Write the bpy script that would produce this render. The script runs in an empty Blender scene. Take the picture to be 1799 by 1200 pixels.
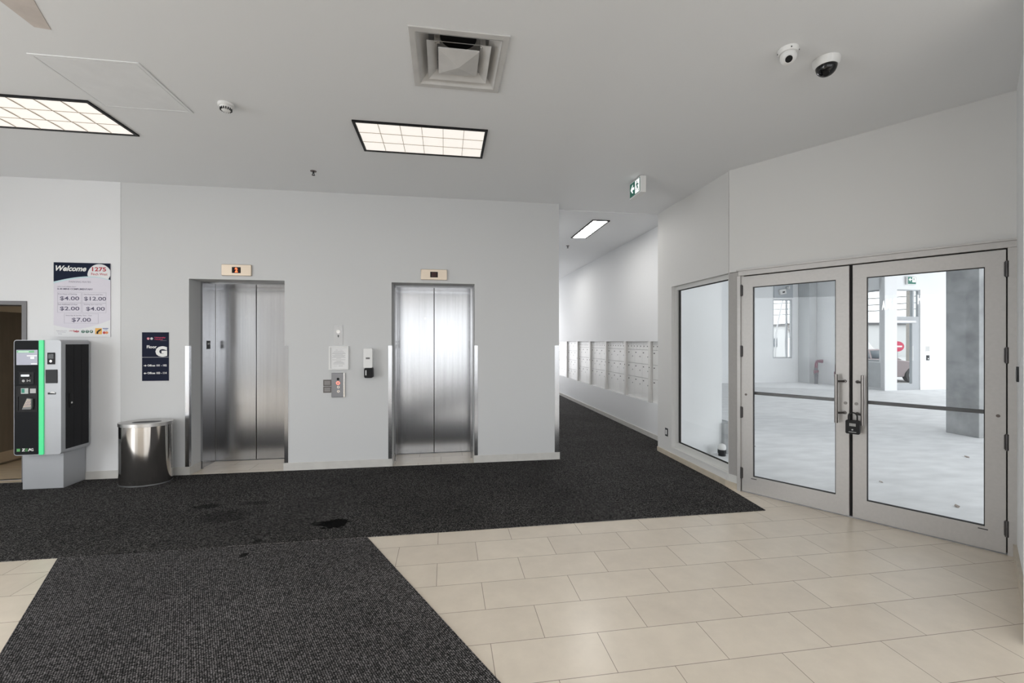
import bpy, math, random
from mathutils import Vector, Matrix, geometry
random.seed(7)
C = bpy.context.scene.collection
sc = bpy.context.scene
PI = math.pi

# ------------------------------------------------------------------ camera, world, light, exposure
cam_d = bpy.data.cameras.new('camera'); cam = bpy.data.objects.new('camera', cam_d); C.objects.link(cam)
cam_d.sensor_width = 36; cam_d.lens = 765/1799*36; cam_d.clip_start = 0.02; cam_d.clip_end = 300
cam.location = (0, 0, 1.65)
cam.rotation_euler = (PI/2, 0, -math.atan(117.5/765))
sc.camera = cam
w = bpy.data.worlds.new('sky'); sc.world = w; w.use_nodes = True
bg = w.node_tree.nodes['Background']
bg.inputs[0].default_value = (0.95, 0.975, 1.0, 1); bg.inputs[1].default_value = 2.0     # overcast sky
sc.view_settings.view_transform = 'Standard'; sc.view_settings.look = 'None'
sc.view_settings.gamma = 1; sc.view_settings.exposure = 0.0; sc.view_settings.use_curve_mapping = False

def daylight(name, loc, aim, sx, sy, power, col=(0.985, 0.98, 1.0)):
    l = bpy.data.lights.new(name, 'AREA'); l.shape = 'RECTANGLE'; l.size = sx; l.size_y = sy
    l.energy = power; l.color = col
    o = bpy.data.objects.new(name, l); C.objects.link(o); o.location = loc
    o.rotation_euler = (Vector(aim)-Vector(loc)).to_track_quat('-Z', 'Z').to_euler()
    return o
# daylight entering through the entrance glazing behind the camera, and through the shopfront of the empty unit
daylight('entrance_daylight', (0.8, -4.95, 1.7), (0.8, 0, 1.5), 8.5, 2.9, 110)
daylight('side_fill_light', (-7.25, .4, 1.7), (0, .4, 1.5), 8.8, 2.9, 490)  # unseen fill lamp, added to brighten the right-hand walls and floor
daylight('unit_daylight_east', (20.3, 6.0, 2.1), (10, 6, 1.3), 11, 3.6, 560)
daylight('unit_daylight_south', (13.5, -1.8, 2.1), (12, 6, 1.3), 11, 3.6, 230)
daylight('corridor_daylight', (2.53, 16.9, 1.5), (2.53, 10, 1.5), 1.6, 2.4, 90)

# ------------------------------------------------------------------ materials
MATS = {}
def mat(name, col, rough=0.5, metal=0.0, var=0.0, vscale=6.0, bump=0.0, bscale=200.0, emit=0.0, ecol=None, spec=0.5, stretch=None):
    if name in MATS: return MATS[name]
    m = bpy.data.materials.new(name); m.use_nodes = True; nt = m.node_tree; b = nt.nodes['Principled BSDF']
    b.inputs['Base Color'].default_value = (*col, 1); b.inputs['Roughness'].default_value = rough
    b.inputs['Metallic'].default_value = metal; b.inputs['Specular IOR Level'].default_value = spec
    tc = nt.nodes.new('ShaderNodeTexCoord'); mp = nt.nodes.new('ShaderNodeMapping')
    nt.links.new(tc.outputs['Object'], mp.inputs[0])
    if stretch: mp.inputs['Scale'].default_value = stretch
    if var > 0:
        n = nt.nodes.new('ShaderNodeTexNoise'); n.inputs['Scale'].default_value = vscale; n.inputs['Detail'].default_value = 5
        nt.links.new(mp.outputs[0], n.inputs['Vector'])
        r = nt.nodes.new('ShaderNodeValToRGB')
        r.color_ramp.elements[0].position = 0.3; r.color_ramp.elements[1].position = 0.7
        r.color_ramp.elements[0].color = (*[c*(1-var) for c in col], 1); r.color_ramp.elements[1].color = (*[min(1, c*(1+var)) for c in col], 1)
        nt.links.new(n.outputs[0], r.inputs[0]); nt.links.new(r.outputs[0], b.inputs['Base Color'])
    if bump > 0:
        n2 = nt.nodes.new('ShaderNodeTexNoise'); n2.inputs['Scale'].default_value = bscale; n2.inputs['Detail'].default_value = 3
        nt.links.new(mp.outputs[0], n2.inputs['Vector'])
        bp = nt.nodes.new('ShaderNodeBump'); bp.inputs['Strength'].default_value = bump; bp.inputs['Distance'].default_value = 0.002
        nt.links.new(n2.outputs[0], bp.inputs['Height']); nt.links.new(bp.outputs[0], b.inputs['Normal'])
    if emit > 0:
        b.inputs['Emission Color'].default_value = (*(ecol or col), 1); b.inputs['Emission Strength'].default_value = emit
    MATS[name] = m; return m

def glass(name, tint, refl):
    m = bpy.data.materials.new(name); m.use_nodes = True; nt = m.node_tree; nt.nodes.clear()
    o = nt.nodes.new('ShaderNodeOutputMaterial'); t = nt.nodes.new('ShaderNodeBsdfTransparent'); g = nt.nodes.new('ShaderNodeBsdfGlossy')
    x = nt.nodes.new('ShaderNodeMixShader'); fa = nt.nodes.new('ShaderNodeLayerWeight'); fa.inputs['Blend'].default_value = 0.5
    pw = nt.nodes.new('ShaderNodeMath'); pw.operation = 'POWER'; pw.inputs[1].default_value = 5; nt.links.new(fa.outputs['Facing'], pw.inputs[0])
    lw = nt.nodes.new('ShaderNodeMath'); lw.operation = 'MULTIPLY_ADD'; lw.inputs[1].default_value = 0.6; lw.inputs[2].default_value = refl; nt.links.new(pw.outputs[0], lw.inputs[0])
    t.inputs[0].default_value = (*tint, 1); g.inputs['Roughness'].default_value = 0.0
    nt.links.new(lw.outputs[0], x.inputs[0]); nt.links.new(t.outputs[0], x.inputs[1]); nt.links.new(g.outputs[0], x.inputs[2]); nt.links.new(x.outputs[0], o.inputs[0])
    MATS[name] = m; return m

wall_light = mat('wall_white_paint', (0.80, 0.81, 0.82), 0.6, bump=0.05, bscale=350)
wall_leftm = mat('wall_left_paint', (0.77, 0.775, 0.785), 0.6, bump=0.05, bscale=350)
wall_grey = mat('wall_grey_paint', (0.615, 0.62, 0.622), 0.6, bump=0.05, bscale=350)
wall_warm = mat('wall_warm_paint', (0.66, 0.655, 0.64), 0.55, bump=0.05, bscale=350)
wall_unit = mat('unit_wall_paint', (0.82, 0.835, 0.845), 0.7, var=0.02, vscale=1.5)
wall_primer = mat('unit_grey_primer', (0.50, 0.53, 0.56), 0.7)
ceil_mat = mat('ceiling_paint', (0.83, 0.84, 0.85), 0.7, bump=0.08, bscale=300)
base_tile = mat('base_tile', (0.60, 0.585, 0.555), 0.4, var=0.05, vscale=9)
base_beige = mat('base_tile_beige', (0.52, 0.46, 0.37), 0.4, var=0.07, vscale=9)
steel = mat('brushed_steel', (0.47, 0.47, 0.48), 0.2, 1.0, var=0.05, vscale=30, stretch=(1, 1, 0.02))
steel_dark = mat('dull_steel', (0.42, 0.42, 0.43), 0.32, 1.0)
steel_bright = mat('polished_steel', (0.72, 0.70, 0.68), 0.11, 1.0)
alu = mat('anodised_aluminium', (0.45, 0.435, 0.42), 0.42, 0.35, var=0.03, vscale=40)
alu_light = mat('white_window_frame', (0.66, 0.66, 0.64), 0.4, 0.1)
gasket = mat('black_gasket', (0.01, 0.01, 0.01), 0.6)
black = mat('black_plastic', (0.010, 0.010, 0.011), 0.45, spec=.2)
dark = mat('dark_grey_plastic', (0.030, 0.032, 0.035), 0.5, spec=.25)
white = mat('white_plastic', (0.80, 0.80, 0.79), 0.35)
silver = mat('silver_paint', (0.42, 0.43, 0.45), 0.38, 0.25)
champagne = mat('champagne_metal', (0.62, 0.53, 0.43), 0.38, 0.9)
concrete = mat('raw_concrete', (0.37, 0.38, 0.385), 0.85, var=0.24, vscale=3.0, bump=0.3, bscale=40)
concrete_lt = mat('pale_concrete', (0.56, 0.58, 0.59), 0.85, var=0.06, vscale=3.0)
door_brown = mat('door_brown', (0.20, 0.165, 0.125), 0.5, var=0.08, vscale=3, stretch=(8, 8, 1))
frame_grey = mat('frame_grey_paint', (0.17, 0.165, 0.17), 0.45)
PANE = glass('clear_pane', (0.975, 0.985, 0.985), 0.012)

def floor_tiles():
    m = bpy.data.materials.new('porcelain_tiles'); m.use_nodes = True; nt = m.node_tree; b = nt.nodes['Principled BSDF']
    tc = nt.nodes.new('ShaderNodeTexCoord'); mp = nt.nodes.new('ShaderNodeMapping'); mp.inputs['Location'].default_value = (-0.549+0.607*40, -0.233+0.305*40, 0)
    nt.links.new(tc.outputs['Object'], mp.inputs[0])
    br = nt.nodes.new('ShaderNodeTexBrick'); br.offset = 0.5; br.offset_frequency = 2; br.squash = 1
    br.inputs['Color1'].default_value = (0.68, 0.605, 0.505, 1); br.inputs['Color2'].default_value = (0.72, 0.645, 0.54, 1)
    br.inputs['Mortar'].default_value = (0.27, 0.225, 0.18, 1); br.inputs['Scale'].default_value = 1
    br.inputs['Mortar Size'].default_value = 0.0018; br.inputs['Mortar Smooth'].default_value = 0.1; br.inputs['Bias'].default_value = 0
    br.inputs['Brick Width'].default_value = 0.607; br.inputs['Row Height'].default_value = 0.305
    nt.links.new(mp.outputs[0], br.inputs[0])
    n = nt.nodes.new('ShaderNodeTexNoise'); n.inputs['Scale'].default_value = 5; n.inputs['Detail'].default_value = 8; n.inputs['Roughness'].default_value = 0.65
    nt.links.new(mp.outputs[0], n.inputs['Vector'])
    r = nt.nodes.new('ShaderNodeMapRange'); r.inputs['To Min'].default_value = 0.86; r.inputs['To Max'].default_value = 1.12
    nt.links.new(n.outputs[0], r.inputs[0])
    mx = nt.nodes.new('ShaderNodeVectorMath'); mx.operation = 'MULTIPLY'
    nt.links.new(br.outputs[0], mx.inputs[0]); nt.links.new(r.outputs[0], mx.inputs[1]); nt.links.new(mx.outputs[0], b.inputs['Base Color'])
    b.inputs['Roughness'].default_value = 0.26; b.inputs['Specular IOR Level'].default_value = 0.45
    bp = nt.nodes.new('ShaderNodeBump'); bp.inputs['Strength'].default_value = 0.4; bp.inputs['Distance'].default_value = 0.002; bp.invert = True
    nt.links.new(br.outputs['Fac'], bp.inputs['Height']); nt.links.new(bp.outputs[0], b.inputs['Normal'])
    return m
TILES = floor_tiles()

def carpet_mat(name, base, weave, rot, stains=()):
    """weave = cell size of the dotted loop pile in metres"""
    m = bpy.data.materials.new(name); m.use_nodes = True; nt = m.node_tree; b = nt.nodes['Principled BSDF']
    L = nt.links.new
    tc = nt.nodes.new('ShaderNodeTexCoord'); mp = nt.nodes.new('ShaderNodeMapping'); mp.inputs['Rotation'].default_value = (0, 0, rot)
    L(tc.outputs['Object'], mp.inputs[0])
    v = nt.nodes.new('ShaderNodeTexVoronoi'); v.inputs['Scale'].default_value = 1/weave; v.inputs['Randomness'].default_value = 0.25
    L(mp.outputs[0], v.inputs['Vector'])
    r1 = nt.nodes.new('ShaderNodeMapRange'); r1.inputs['From Min'].default_value = 0.1; r1.inputs['From Max'].default_value = 0.6
    r1.inputs['To Min'].default_value = 1.95; r1.inputs['To Max'].default_value = 0.05
    L(v.outputs['Distance'], r1.inputs[0])
    n = nt.nodes.new('ShaderNodeTexNoise'); n.inputs['Scale'].default_value = 110; n.inputs['Detail'].default_value = 3; L(tc.outputs['Object'], n.inputs['Vector'])
    r2 = nt.nodes.new('ShaderNodeMapRange'); r2.inputs['From Min'].default_value = 0.3; r2.inputs['From Max'].default_value = 0.7
    r2.inputs['To Min'].default_value = 0.45; r2.inputs['To Max'].default_value = 1.6; L(n.outputs[0], r2.inputs[0])
    n3 = nt.nodes.new('ShaderNodeTexNoise'); n3.inputs['Scale'].default_value = 1.3; n3.inputs['Detail'].default_value = 6; L(tc.outputs['Object'], n3.inputs['Vector'])
    r3 = nt.nodes.new('ShaderNodeMapRange'); r3.inputs['From Min'].default_value = 0.3; r3.inputs['From Max'].default_value = 0.7
    r3.inputs['To Min'].default_value = 0.85; r3.inputs['To Max'].default_value = 1.17; L(n3.outputs[0], r3.inputs[0])
    def mul(a, c):
        q = nt.nodes.new('ShaderNodeMath'); q.operation = 'MULTIPLY'; L(a, q.inputs[0]); L(c, q.inputs[1]); return q.outputs[0]
    f = mul(mul(r1.outputs[0], r2.outputs[0]), r3.outputs[0])
    nd = nt.nodes.new('ShaderNodeTexNoise'); nd.inputs['Scale'].default_value = 22; nd.inputs['Detail'].default_value = 6; L(tc.outputs['Object'], nd.inputs['Vector'])
    for (x, y, rx, ry, dens) in stains:                      # spilt liquid soaked into the pile
        s = nt.nodes.new('ShaderNodeMapping'); s.vector_type = 'TEXTURE'
        s.inputs['Location'].default_value = (x, y, 0); s.inputs['Scale'].default_value = (rx, ry, 1); L(tc.outputs['Object'], s.inputs[0])
        ln = nt.nodes.new('ShaderNodeVectorMath'); ln.operation = 'LENGTH'; L(s.outputs[0], ln.inputs[0])
        ad = nt.nodes.new('ShaderNodeMath'); ad.operation = 'MULTIPLY_ADD'; L(nd.outputs[0], ad.inputs[0]); ad.inputs[1].default_value = 1.6; L(ln.outputs['Value'], ad.inputs[2])
        rr = nt.nodes.new('ShaderNodeMapRange'); rr.inputs['From Min'].default_value = 1.7; rr.inputs['From Max'].default_value = 1.85
        rr.inputs['To Min'].default_value = 1-dens; rr.inputs['To Max'].default_value = 1.0; L(ad.outputs[0], rr.inputs[0])
        f = mul(f, rr.outputs[0])
    vm = nt.nodes.new('ShaderNodeVectorMath'); vm.operation = 'SCALE'; vm.inputs[0].default_value = base; L(f, vm.inputs['Scale'])
    L(vm.outputs[0], b.inputs['Base Color'])
    b.inputs['Roughness'].default_value = 1.0; b.inputs['Specular IOR Level'].default_value = 0.1
    bp = nt.nodes.new('ShaderNodeBump'); bp.inputs['Strength'].default_value = 0.6; bp.inputs['Distance'].default_value = 0.003; bp.invert = True
    L(v.outputs['Distance'], bp.inputs['Height']); L(bp.outputs[0], b.inputs['Normal'])
    return m

# ------------------------------------------------------------------ mesh helpers
class MB:
    def __init__(s): s.v = []; s.f = []
    def add(s, vs, fs, M=None):
        o = len(s.v); s.v += [tuple(M @ Vector(p)) if M else tuple(p) for p in vs]; s.f += [tuple(i+o for i in f) for f in fs]; return s
    def box(s, x0, x1, y0, y1, z0, z1, M=None):
        vs = [(x, y, z) for z in (z0, z1) for y in (y0, y1) for x in (x0, x1)]
        return s.add(vs, [(0, 2, 3, 1), (4, 5, 7, 6), (0, 1, 5, 4), (2, 6, 7, 3), (0, 4, 6, 2), (1, 3, 7, 5)], M)
    def prism(s, pts, z0, z1, holes=(), M=None):            # polygon in xy, extruded in z
        loops = [[Vector((p[0], p[1], 0)) for p in pts]] + [[Vector((p[0], p[1], 0)) for p in h] for h in holes]
        flat = [p for l in loops for p in l]; n = len(flat)
        tris = geometry.tessellate_polygon(loops)
        vs = [(p.x, p.y, z0) for p in flat] + [(p.x, p.y, z1) for p in flat]; fs = []
        for t in tris:
            a, b, c = [flat[i] for i in t]
            if (b-a).cross(c-a).z < 0: t = (t[0], t[2], t[1])
            fs.append((t[2], t[1], t[0])); fs.append((t[0]+n, t[1]+n, t[2]+n))
        o = 0
        for k, l in enumerate(loops):
            m = len(l); ar = sum(l[i].x*l[(i+1) % m].y-l[(i+1) % m].x*l[i].y for i in range(m)); ccw = (ar > 0) == (k == 0)
            for i in range(m):
                a, b = o+i, o+(i+1) % m
                fs.append((a, b, b+n, a+n) if ccw else (b, a, a+n, b+n))
            o += m
        return s.add(vs, fs, M)
    def wallprism(s, pts, y0, y1, holes=(), M=None):         # polygon in xz, from y0 (front) to y1 (back)
        R = Matrix(((1, 0, 0, 0), (0, 0, 1, 0), (0, 1, 0, 0), (0, 0, 0, 1)))
        o = len(s.f); s.prism(pts, y0, y1, holes, (M @ R) if M else R)
        for i in range(o, len(s.f)): s.f[i] = s.f[i][::-1]
        return s
    def cyl(s, p0, p1, r0, r1=None, n=20):
        r1 = r0 if r1 is None else r1
        p0, p1 = Vector(p0), Vector(p1); d = (p1-p0).normalized(); a = d.orthogonal().normalized(); b = d.cross(a)
        vs = [tuple(p+ (a*math.cos(t)+b*math.sin(t))*r) for p, r in ((p0, r0), (p1, r1)) for t in [2*PI*i/n for i in range(n)]]
        fs = [(i, (i+1) % n, n+(i+1) % n, n+i) for i in range(n)] + [tuple(range(n-1, -1, -1)), tuple(range(n, 2*n))]
        return s.add(vs, fs)
    def lathe(s, prof, n=28, M=None, sx=1, sy=1):            # (r,z) pairs, about z
        vs = [(r*math.cos(2*PI*i/n)*sx, r*math.sin(2*PI*i/n)*sy, z) for r, z in prof for i in range(n)]; fs = []
        for k in range(len(prof)-1):
            for i in range(n): fs.append((k*n+i, k*n+(i+1) % n, (k+1)*n+(i+1) % n, (k+1)*n+i))
        fs.append(tuple(range(n-1, -1, -1))); fs.append(tuple((len(prof)-1)*n+i for i in range(n)))
        return s.add(vs, fs, M)
    def tube(s, pts, r, n=10, rs=None):
        P = [Vector(p) for p in pts]; vs = []; fs = []; up = None
        for k, p in enumerate(P):
            d = (P[min(k+1, len(P)-1)]-P[max(k-1, 0)]).normalized()
            a = d.orthogonal().normalized() if up is None else (up-d*up.dot(d)).normalized()
            up = a; b = d.cross(a); rr = rs[k] if rs else r
            vs += [tuple(p+(a*math.cos(2*PI*i/n)+b*math.sin(2*PI*i/n))*rr) for i in range(n)]
        for k in range(len(P)-1):
            for i in range(n): fs.append((k*n+i, k*n+(i+1) % n, (k+1)*n+(i+1) % n, (k+1)*n+i))
        fs.append(tuple(range(n-1, -1, -1))); fs.append(tuple((len(P)-1)*n+i for i in range(n)))
        return s.add(vs, fs)
    def poly(s, pts, y):                                      # flat polygon in xz facing -y
        return s.wallprism(pts, y-0.0004, y)
    def text(s, body, x0, x1, z0, z1, y, bold=0.0, shear=0.0, spacing=1.0, mirror=False, cond=None):
        cu = bpy.data.curves.new('t', 'FONT'); cu.body = body; cu.size = 1; cu.shear = shear; cu.offset = bold; cu.space_character = spacing; cu.extrude = 0.001
        cu.resolution_u = 3
        ob = bpy.data.objects.new('t', cu); me = bpy.data.meshes.new_from_object(ob)
        V = [tuple(q.co) for q in me.vertices]; Fs = [tuple(p.vertices) for p in me.polygons]
        bpy.data.objects.remove(ob); bpy.data.curves.remove(cu); bpy.data.meshes.remove(me)
        if not V: return s
        ax = min(p[0] for p in V); bx = max(p[0] for p in V); az = min(p[1] for p in V); bz = max(p[1] for p in V)
        o = len(s.v)
        for (a, b2, c2) in V:
            u = (a-ax)/(bx-ax); u = 1-u if mirror else u
            s.v.append((x0+u*(x1-x0), y-(c2+0.001)/0.002*0.0006, z0+(b2-az)/(bz-az)*(z1-z0)))
        s.f += [tuple(i+o for i in f) for f in Fs]
        return s
    def build(s, name, m, parent=None, bevel=0, seg=2, smooth=True, ang=35):
        me = bpy.data.meshes.new(name); me.from_pydata(s.v, [], s.f); me.update()
        me.materials.append(m)
        ob = bpy.data.objects.new(name, me); C.objects.link(ob)
        if smooth:
            for p in me.polygons: p.use_smooth = True
            me.set_sharp_from_angle(angle=math.radians(ang))
        if bevel:
            bv = ob.modifiers.new('bevel', 'BEVEL'); bv.width = bevel; bv.segments = seg; bv.limit_method = 'ANGLE'; bv.angle_limit = math.radians(40)
            bv.harden_normals = False
        if parent: ob.parent = parent
        return ob

def thing(name, label, cat, loc, rz=0.0, group=None):
    o = bpy.data.objects.new(name, None); C.objects.link(o); o.location = loc; o.rotation_euler = (0, 0, rz); o.empty_display_size = 0.1
    o['label'] = label; o['category'] = cat
    if group: o['group'] = group
    return o
def tag(o, label, cat, group=None, kind=None):
    o['label'] = label; o['category'] = cat
    if group: o['group'] = group
    if kind: o['kind'] = kind
    return o
def struct(o, label=None):
    o['kind'] = 'structure'
    if label: o['label'] = label
    return o
def sroot(name, loc, rz=0, label=None):
    o = bpy.data.objects.new(name, None); C.objects.link(o); o.location = loc; o.rotation_euler = (0, 0, rz); o.empty_display_size = 0.1
    return struct(o, label)
def rect(x0, x1, z0, z1): return [(x0, z0), (x1, z0), (x1, z1), (x0, z1)]
def rrect(x0, x1, z0, z1, r, n=5):
    out = []
    for cx, cz, a in ((x1-r, z0+r, -PI/2), (x1-r, z1-r, 0), (x0+r, z1-r, PI/2), (x0+r, z0+r, PI)):
        for i in range(n+1): out.append((cx+r*math.cos(a+PI/2*i/n), cz+r*math.sin(a+PI/2*i/n)))
    return out
def disc(x, z, r, n=24): return [(x+r*math.cos(2*PI*i/n), z+r*math.sin(2*PI*i/n)) for i in range(n)]

# ------------------------------------------------------------------ layout numbers
H = 3.575                                     # lobby ceiling
W3P = (3.19, 4.42); W3E = (4.318, 2.703)      # diagonal shopfront wall
W3A = math.atan2(-.836, .548)
S0 = (3.229, 4.36)                            # left hinge edge of the shopfront doors
W4A = math.atan2(.566, .824)                  # wall at the right edge
W4N = (4.318-.824*1.35, 2.703-.566*1.35)
XC = 3.49; XW = 3.175; YB = 5.92
UW = 20.0                                     # far side of the unit

# ------------------------------------------------------------------ structure: floors
f = MB(); f.prism([(-7, -4.7), (5.6, -4.7), W4N, W3E, W3P, (XW+.02, 6.17), (XC+.02, 6.17), (XC+.02, 17), (1.4, 17), (1.4, 6.75), (-4.2, 6.75), (-4.2, YB+.03), (-7, YB+.03)], -0.1, 0)
struct(f.build('floor', TILES, smooth=False))
wood_fl = mat('tan_floor', (0.62, 0.50, 0.35), 0.4, var=0.1, vscale=4, stretch=(1, 6, 1))
f = MB(); f.box(-10, -4.2, YB+.03, 10, -0.1, 0.001)
struct(f.build('floor', wood_fl, smooth=False), 'tan floor of the side room')
unit_fl = mat('unit_concrete_floor', (0.80, 0.805, 0.81), 0.65, var=0.09, vscale=2.4, bump=0.4, bscale=25, stretch=(1, 2.2, 1))
f = MB(); f.prism([W3P, W3E, (5.6, 1.0), (7.5, -2), (UW, -2), (UW, 12.6), (14.6, 12.6), (14.6, 15.8), (XC+.12, 15.8), (XC+.12, 6.17), (XW+.02, 6.17)], -0.1, 0)
struct(f.build('floor', unit_fl, smooth=False), 'pale bare concrete floor of the empty unit')
asph = mat('wet_pavement', (0.50, 0.50, 0.50), 0.8, var=0.1, vscale=0.6)
f = MB(); f.box(-40, 120, -60, 120, -0.3, -0.12)
struct(f.build('ground', asph, smooth=False), 'pale street and parking ground outside')

# ------------------------------------------------------------------ structure: ceilings
VENT = (0.09, 3.02); VH = 0.265
f = MB(); f.prism([(-7.1, -4.8), (5.7, -4.8), (W4N[0]+.1, W4N[1]-.1), (W3E[0]+.05, W3E[1]), (W3P[0]+.05, W3P[1]+.02), (XW+.05, 6.17), (-7.1, 6.17)], H, H+0.12,
     holes=[[(VENT[0]-VH, VENT[1]-VH), (VENT[0]+VH, VENT[1]-VH), (VENT[0]+VH, VENT[1]+VH), (VENT[0]-VH, VENT[1]+VH)]])
struct(f.build('ceiling', ceil_mat, smooth=False))
f = MB(); f.box(1.5, XC+.1, 6.17, 17, H-.012, H+.12); struct(f.build('ceiling', wall_light, smooth=False), 'corridor ceiling')
f = MB(); f.prism([(W3P[0]+.2, W3P[1]+.1), (W3E[0]+.2, W3E[1]+.1), (5.9, 1.0), (7.5, -2), (UW, -2), (UW, 12.6), (14.6, 12.6), (14.6, 15.8), (XC+.12, 15.8), (XC+.12, 6.17)], 4.6, 4.7)
struct(f.build('ceiling', wall_unit, smooth=False), 'high ceiling of the empty unit')
f = MB(); f.box(-10, -4.2, YB+.2, 10, 2.9, 3.0); struct(f.build('ceiling', wall_light, smooth=False), 'ceiling of the side room')

# ------------------------------------------------------------------ structure: lift wall
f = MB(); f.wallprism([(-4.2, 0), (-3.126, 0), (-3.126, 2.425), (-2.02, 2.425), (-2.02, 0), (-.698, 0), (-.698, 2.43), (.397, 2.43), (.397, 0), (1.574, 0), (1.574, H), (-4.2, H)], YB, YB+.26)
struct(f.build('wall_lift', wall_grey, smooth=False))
f = MB(); f.box(1.45, 1.574, YB+.26, 17, 0, H); struct(f.build('wall_corridor_left', wall_light, smooth=False))
f = MB(); f.wallprism([(-7.1, 0), (-5.95, 0), (-5.95, 2.08), (-4.897, 2.08), (-4.897, 0), (-3.876, 0), (-3.876, H), (-7.1, H)], YB-.004, YB+.22)
struct(f.build('wall_left_section', wall_leftm, smooth=False))
for (a, b) in ((-4.2, -3.126), (-2.02, -.698), (.397, 1.584)):
    a2 = -3.876 if a == -4.2 else a
    f = MB(); n = max(1, round((b-a2)/.6)); st = (b-a2)/n
    for i in range(n): f.box(a2+i*st+(.0008 if i else 0), a2+(i+1)*st-.0008, YB-.012, YB+.005, 0.0, .103)
    if a != -4.2: f.box(a2-.004, a2+.008, YB-.012, YB+.26, 0, .103) if False else None
    struct(f.build('baseboard_back', base_tile, smooth=False))
f = MB(); f.box(-4.85, -3.876, YB-.016, YB-.002, 0, .098); struct(f.build('baseboard_left', base_tile, smooth=False))
for x0, x1 in ((-3.126, -3.114), (.385, .397), (-.698, -.686), (-2.032, -2.02)):
    f = MB(); f.box(x0, x1, YB-.008, YB+.245, 0, .10); struct(f.build('baseboard_recess', base_tile, smooth=False))

# corner guards
GL = {-3.126: 'steel corner guard on the left edge of the left lift recess', -2.02: 'steel corner guard on the right edge of the left lift recess',
      -.698: 'steel corner guard on the left edge of the right lift recess', .397: 'steel corner guard on the right edge of the right lift recess',
      1.574: 'steel corner guard on the wall end beside the corridor'}
for x, sgn in ((-3.126, -1), (-2.02, 1), (-.698, -1), (.397, 1), (1.574, -1)):
    g = MB(); wd = .062 if x == 1.574 else .042
    g.box(min(x, x+sgn*wd), max(x, x+sgn*wd), YB-.003, YB-.0002, .104, 1.595)
    if sgn < 0 and x < 1: g.box(x-.0005, x+.003, YB-.003, YB+.045, .104, 1.595)
    elif x < 1: g.box(x-.003, x+.0005, YB-.003, YB+.045, .104, 1.595)
    else: g.box(x, x+.003, YB-.003, YB+.045, .104, 1.595)
    tag(g.build('corner_guard', steel), GL[x], 'corner guard', 'stainless corner guards')

# ------------------------------------------------------------------ structure: corridor mailbox wall, shopfront walls
f = MB(); M90 = Matrix.Translation((XC, 0, 0)) @ Matrix.Rotation(-PI/2, 4, 'Z')      # local x = -world y
f.wallprism(rect(-17, -6.17, 0, H), 0, .12, holes=[rect(-13.35, -6.18, .602, 1.65)], M=M90)
f.box(XC+.075, XC+.119, 6.175, 13.4, .55, 1.7)
struct(f.build('wall_mail', wall_light, smooth=False))
f = MB(); f.box(XC-.012, XC, 6.17, 17, 0, .085); struct(f.build('baseboard_corridor', base_tile, smooth=False))
f = MB(); f.box(1.574, XC+.1, 16.98, 17.1, 0, H); struct(f.build('wall_corridor_end', wall_light, smooth=False))
f = MB(); M2 = Matrix.Translation((XW, 6.165, 0)) @ Matrix.Rotation(-PI/2, 4, 'Z')
# W2: local x runs 0..1.70 toward the camera
f.wallprism(rect(0, 1.66, 0, H), 0, .14, holes=[rect(.40, 1.655, .15, 2.425)], M=M2)
struct(f.build('wall_window_side', wall_warm, smooth=False))
M3 = Matrix.Translation((*S0, 0)) @ Matrix.Rotation(W3A, 4, 'Z')
f = MB(); f.wallprism([(-.137, 2.425), (1.99, 2.425), (1.99, H), (-.137, H)], .012, .22, M=M3)
struct(f.build('wall_shopfront', wall_warm, smooth=False))
M4 = Matrix.Translation((*W3E, 0)) @ Matrix.Rotation(W4A+PI, 4, 'Z')                 # local x toward the camera, local y = to the right/back
f = MB(); f.box(0, 1.35, -.0, .16, 0, H, M=Matrix.Translation((*W3E, 0)) @ Matrix.Rotation(W4A+PI, 4, 'Z'))
struct(f.build('wall_right', wall_light, smooth=False))
f = MB(); f.box(.0, 1.352, -.02, 0, 0, .10, M=M4); struct(f.build('baseboard_right', base_beige, smooth=False), 'beige tile base')
# behind the camera
Pn = Vector((*W4N, 0)); Pe = Vector((5.6, -4.75, 0)); dd = Pe-Pn
f = MB(); f.box(0, dd.length, -.16, 0, 0, H, M=Matrix.Translation(Pn) @ Matrix.Rotation(math.atan2(dd.y, dd.x), 4, 'Z'))
f.v = [(x+.05, y+.03, z) for x, y, z in f.v]
struct(f.build('wall_entry_side', wall_light, smooth=False))
ML0 = Matrix.Translation((-7, 0, 0)) @ Matrix.Rotation(PI/2, 4, 'Z')
f = MB(); f.wallprism(rect(-4.75, YB, 0, H), 0, .1, holes=[rect(-4.0, -1.1, .12, 3.1), rect(-1.0, 1.8, .12, 3.1), rect(1.9, 4.8, .12, 3.1)], M=ML0); struct(f.build('wall_left', wall_light, smooth=False))
for i, (a, b) in enumerate(((-4.0, -1.1), (-1.0, 1.8), (1.9, 4.8))):  # unseen glazing added to go with the side fill lamp
    wr = sroot('window_%d' % (14+i), (-7, a, .12), PI/2)
    g = MB(); g.wallprism(rect(0, b-a, 0, 2.98), .03, .09, holes=[rect(.05, b-a-.05, .05, 2.93)]); g.build('window_frame', alu, wr)
    g = MB(); g.box(.05, b-a-.05, .056, .064, .05, 2.93); g.build('glass_pane', PANE, wr)
f = MB(); f.wallprism(rect(-7.1, 5.7, 0, H), -4.85, -4.7, holes=[rect(-3.6, -1.0, .12, 3.1), rect(-.9, .75, .12, 3.1), rect(.85, 2.5, .12, 3.1), rect(2.6, 5.0, .12, 3.1)])
struct(f.build('wall_entrance', wall_light, smooth=False))
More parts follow.
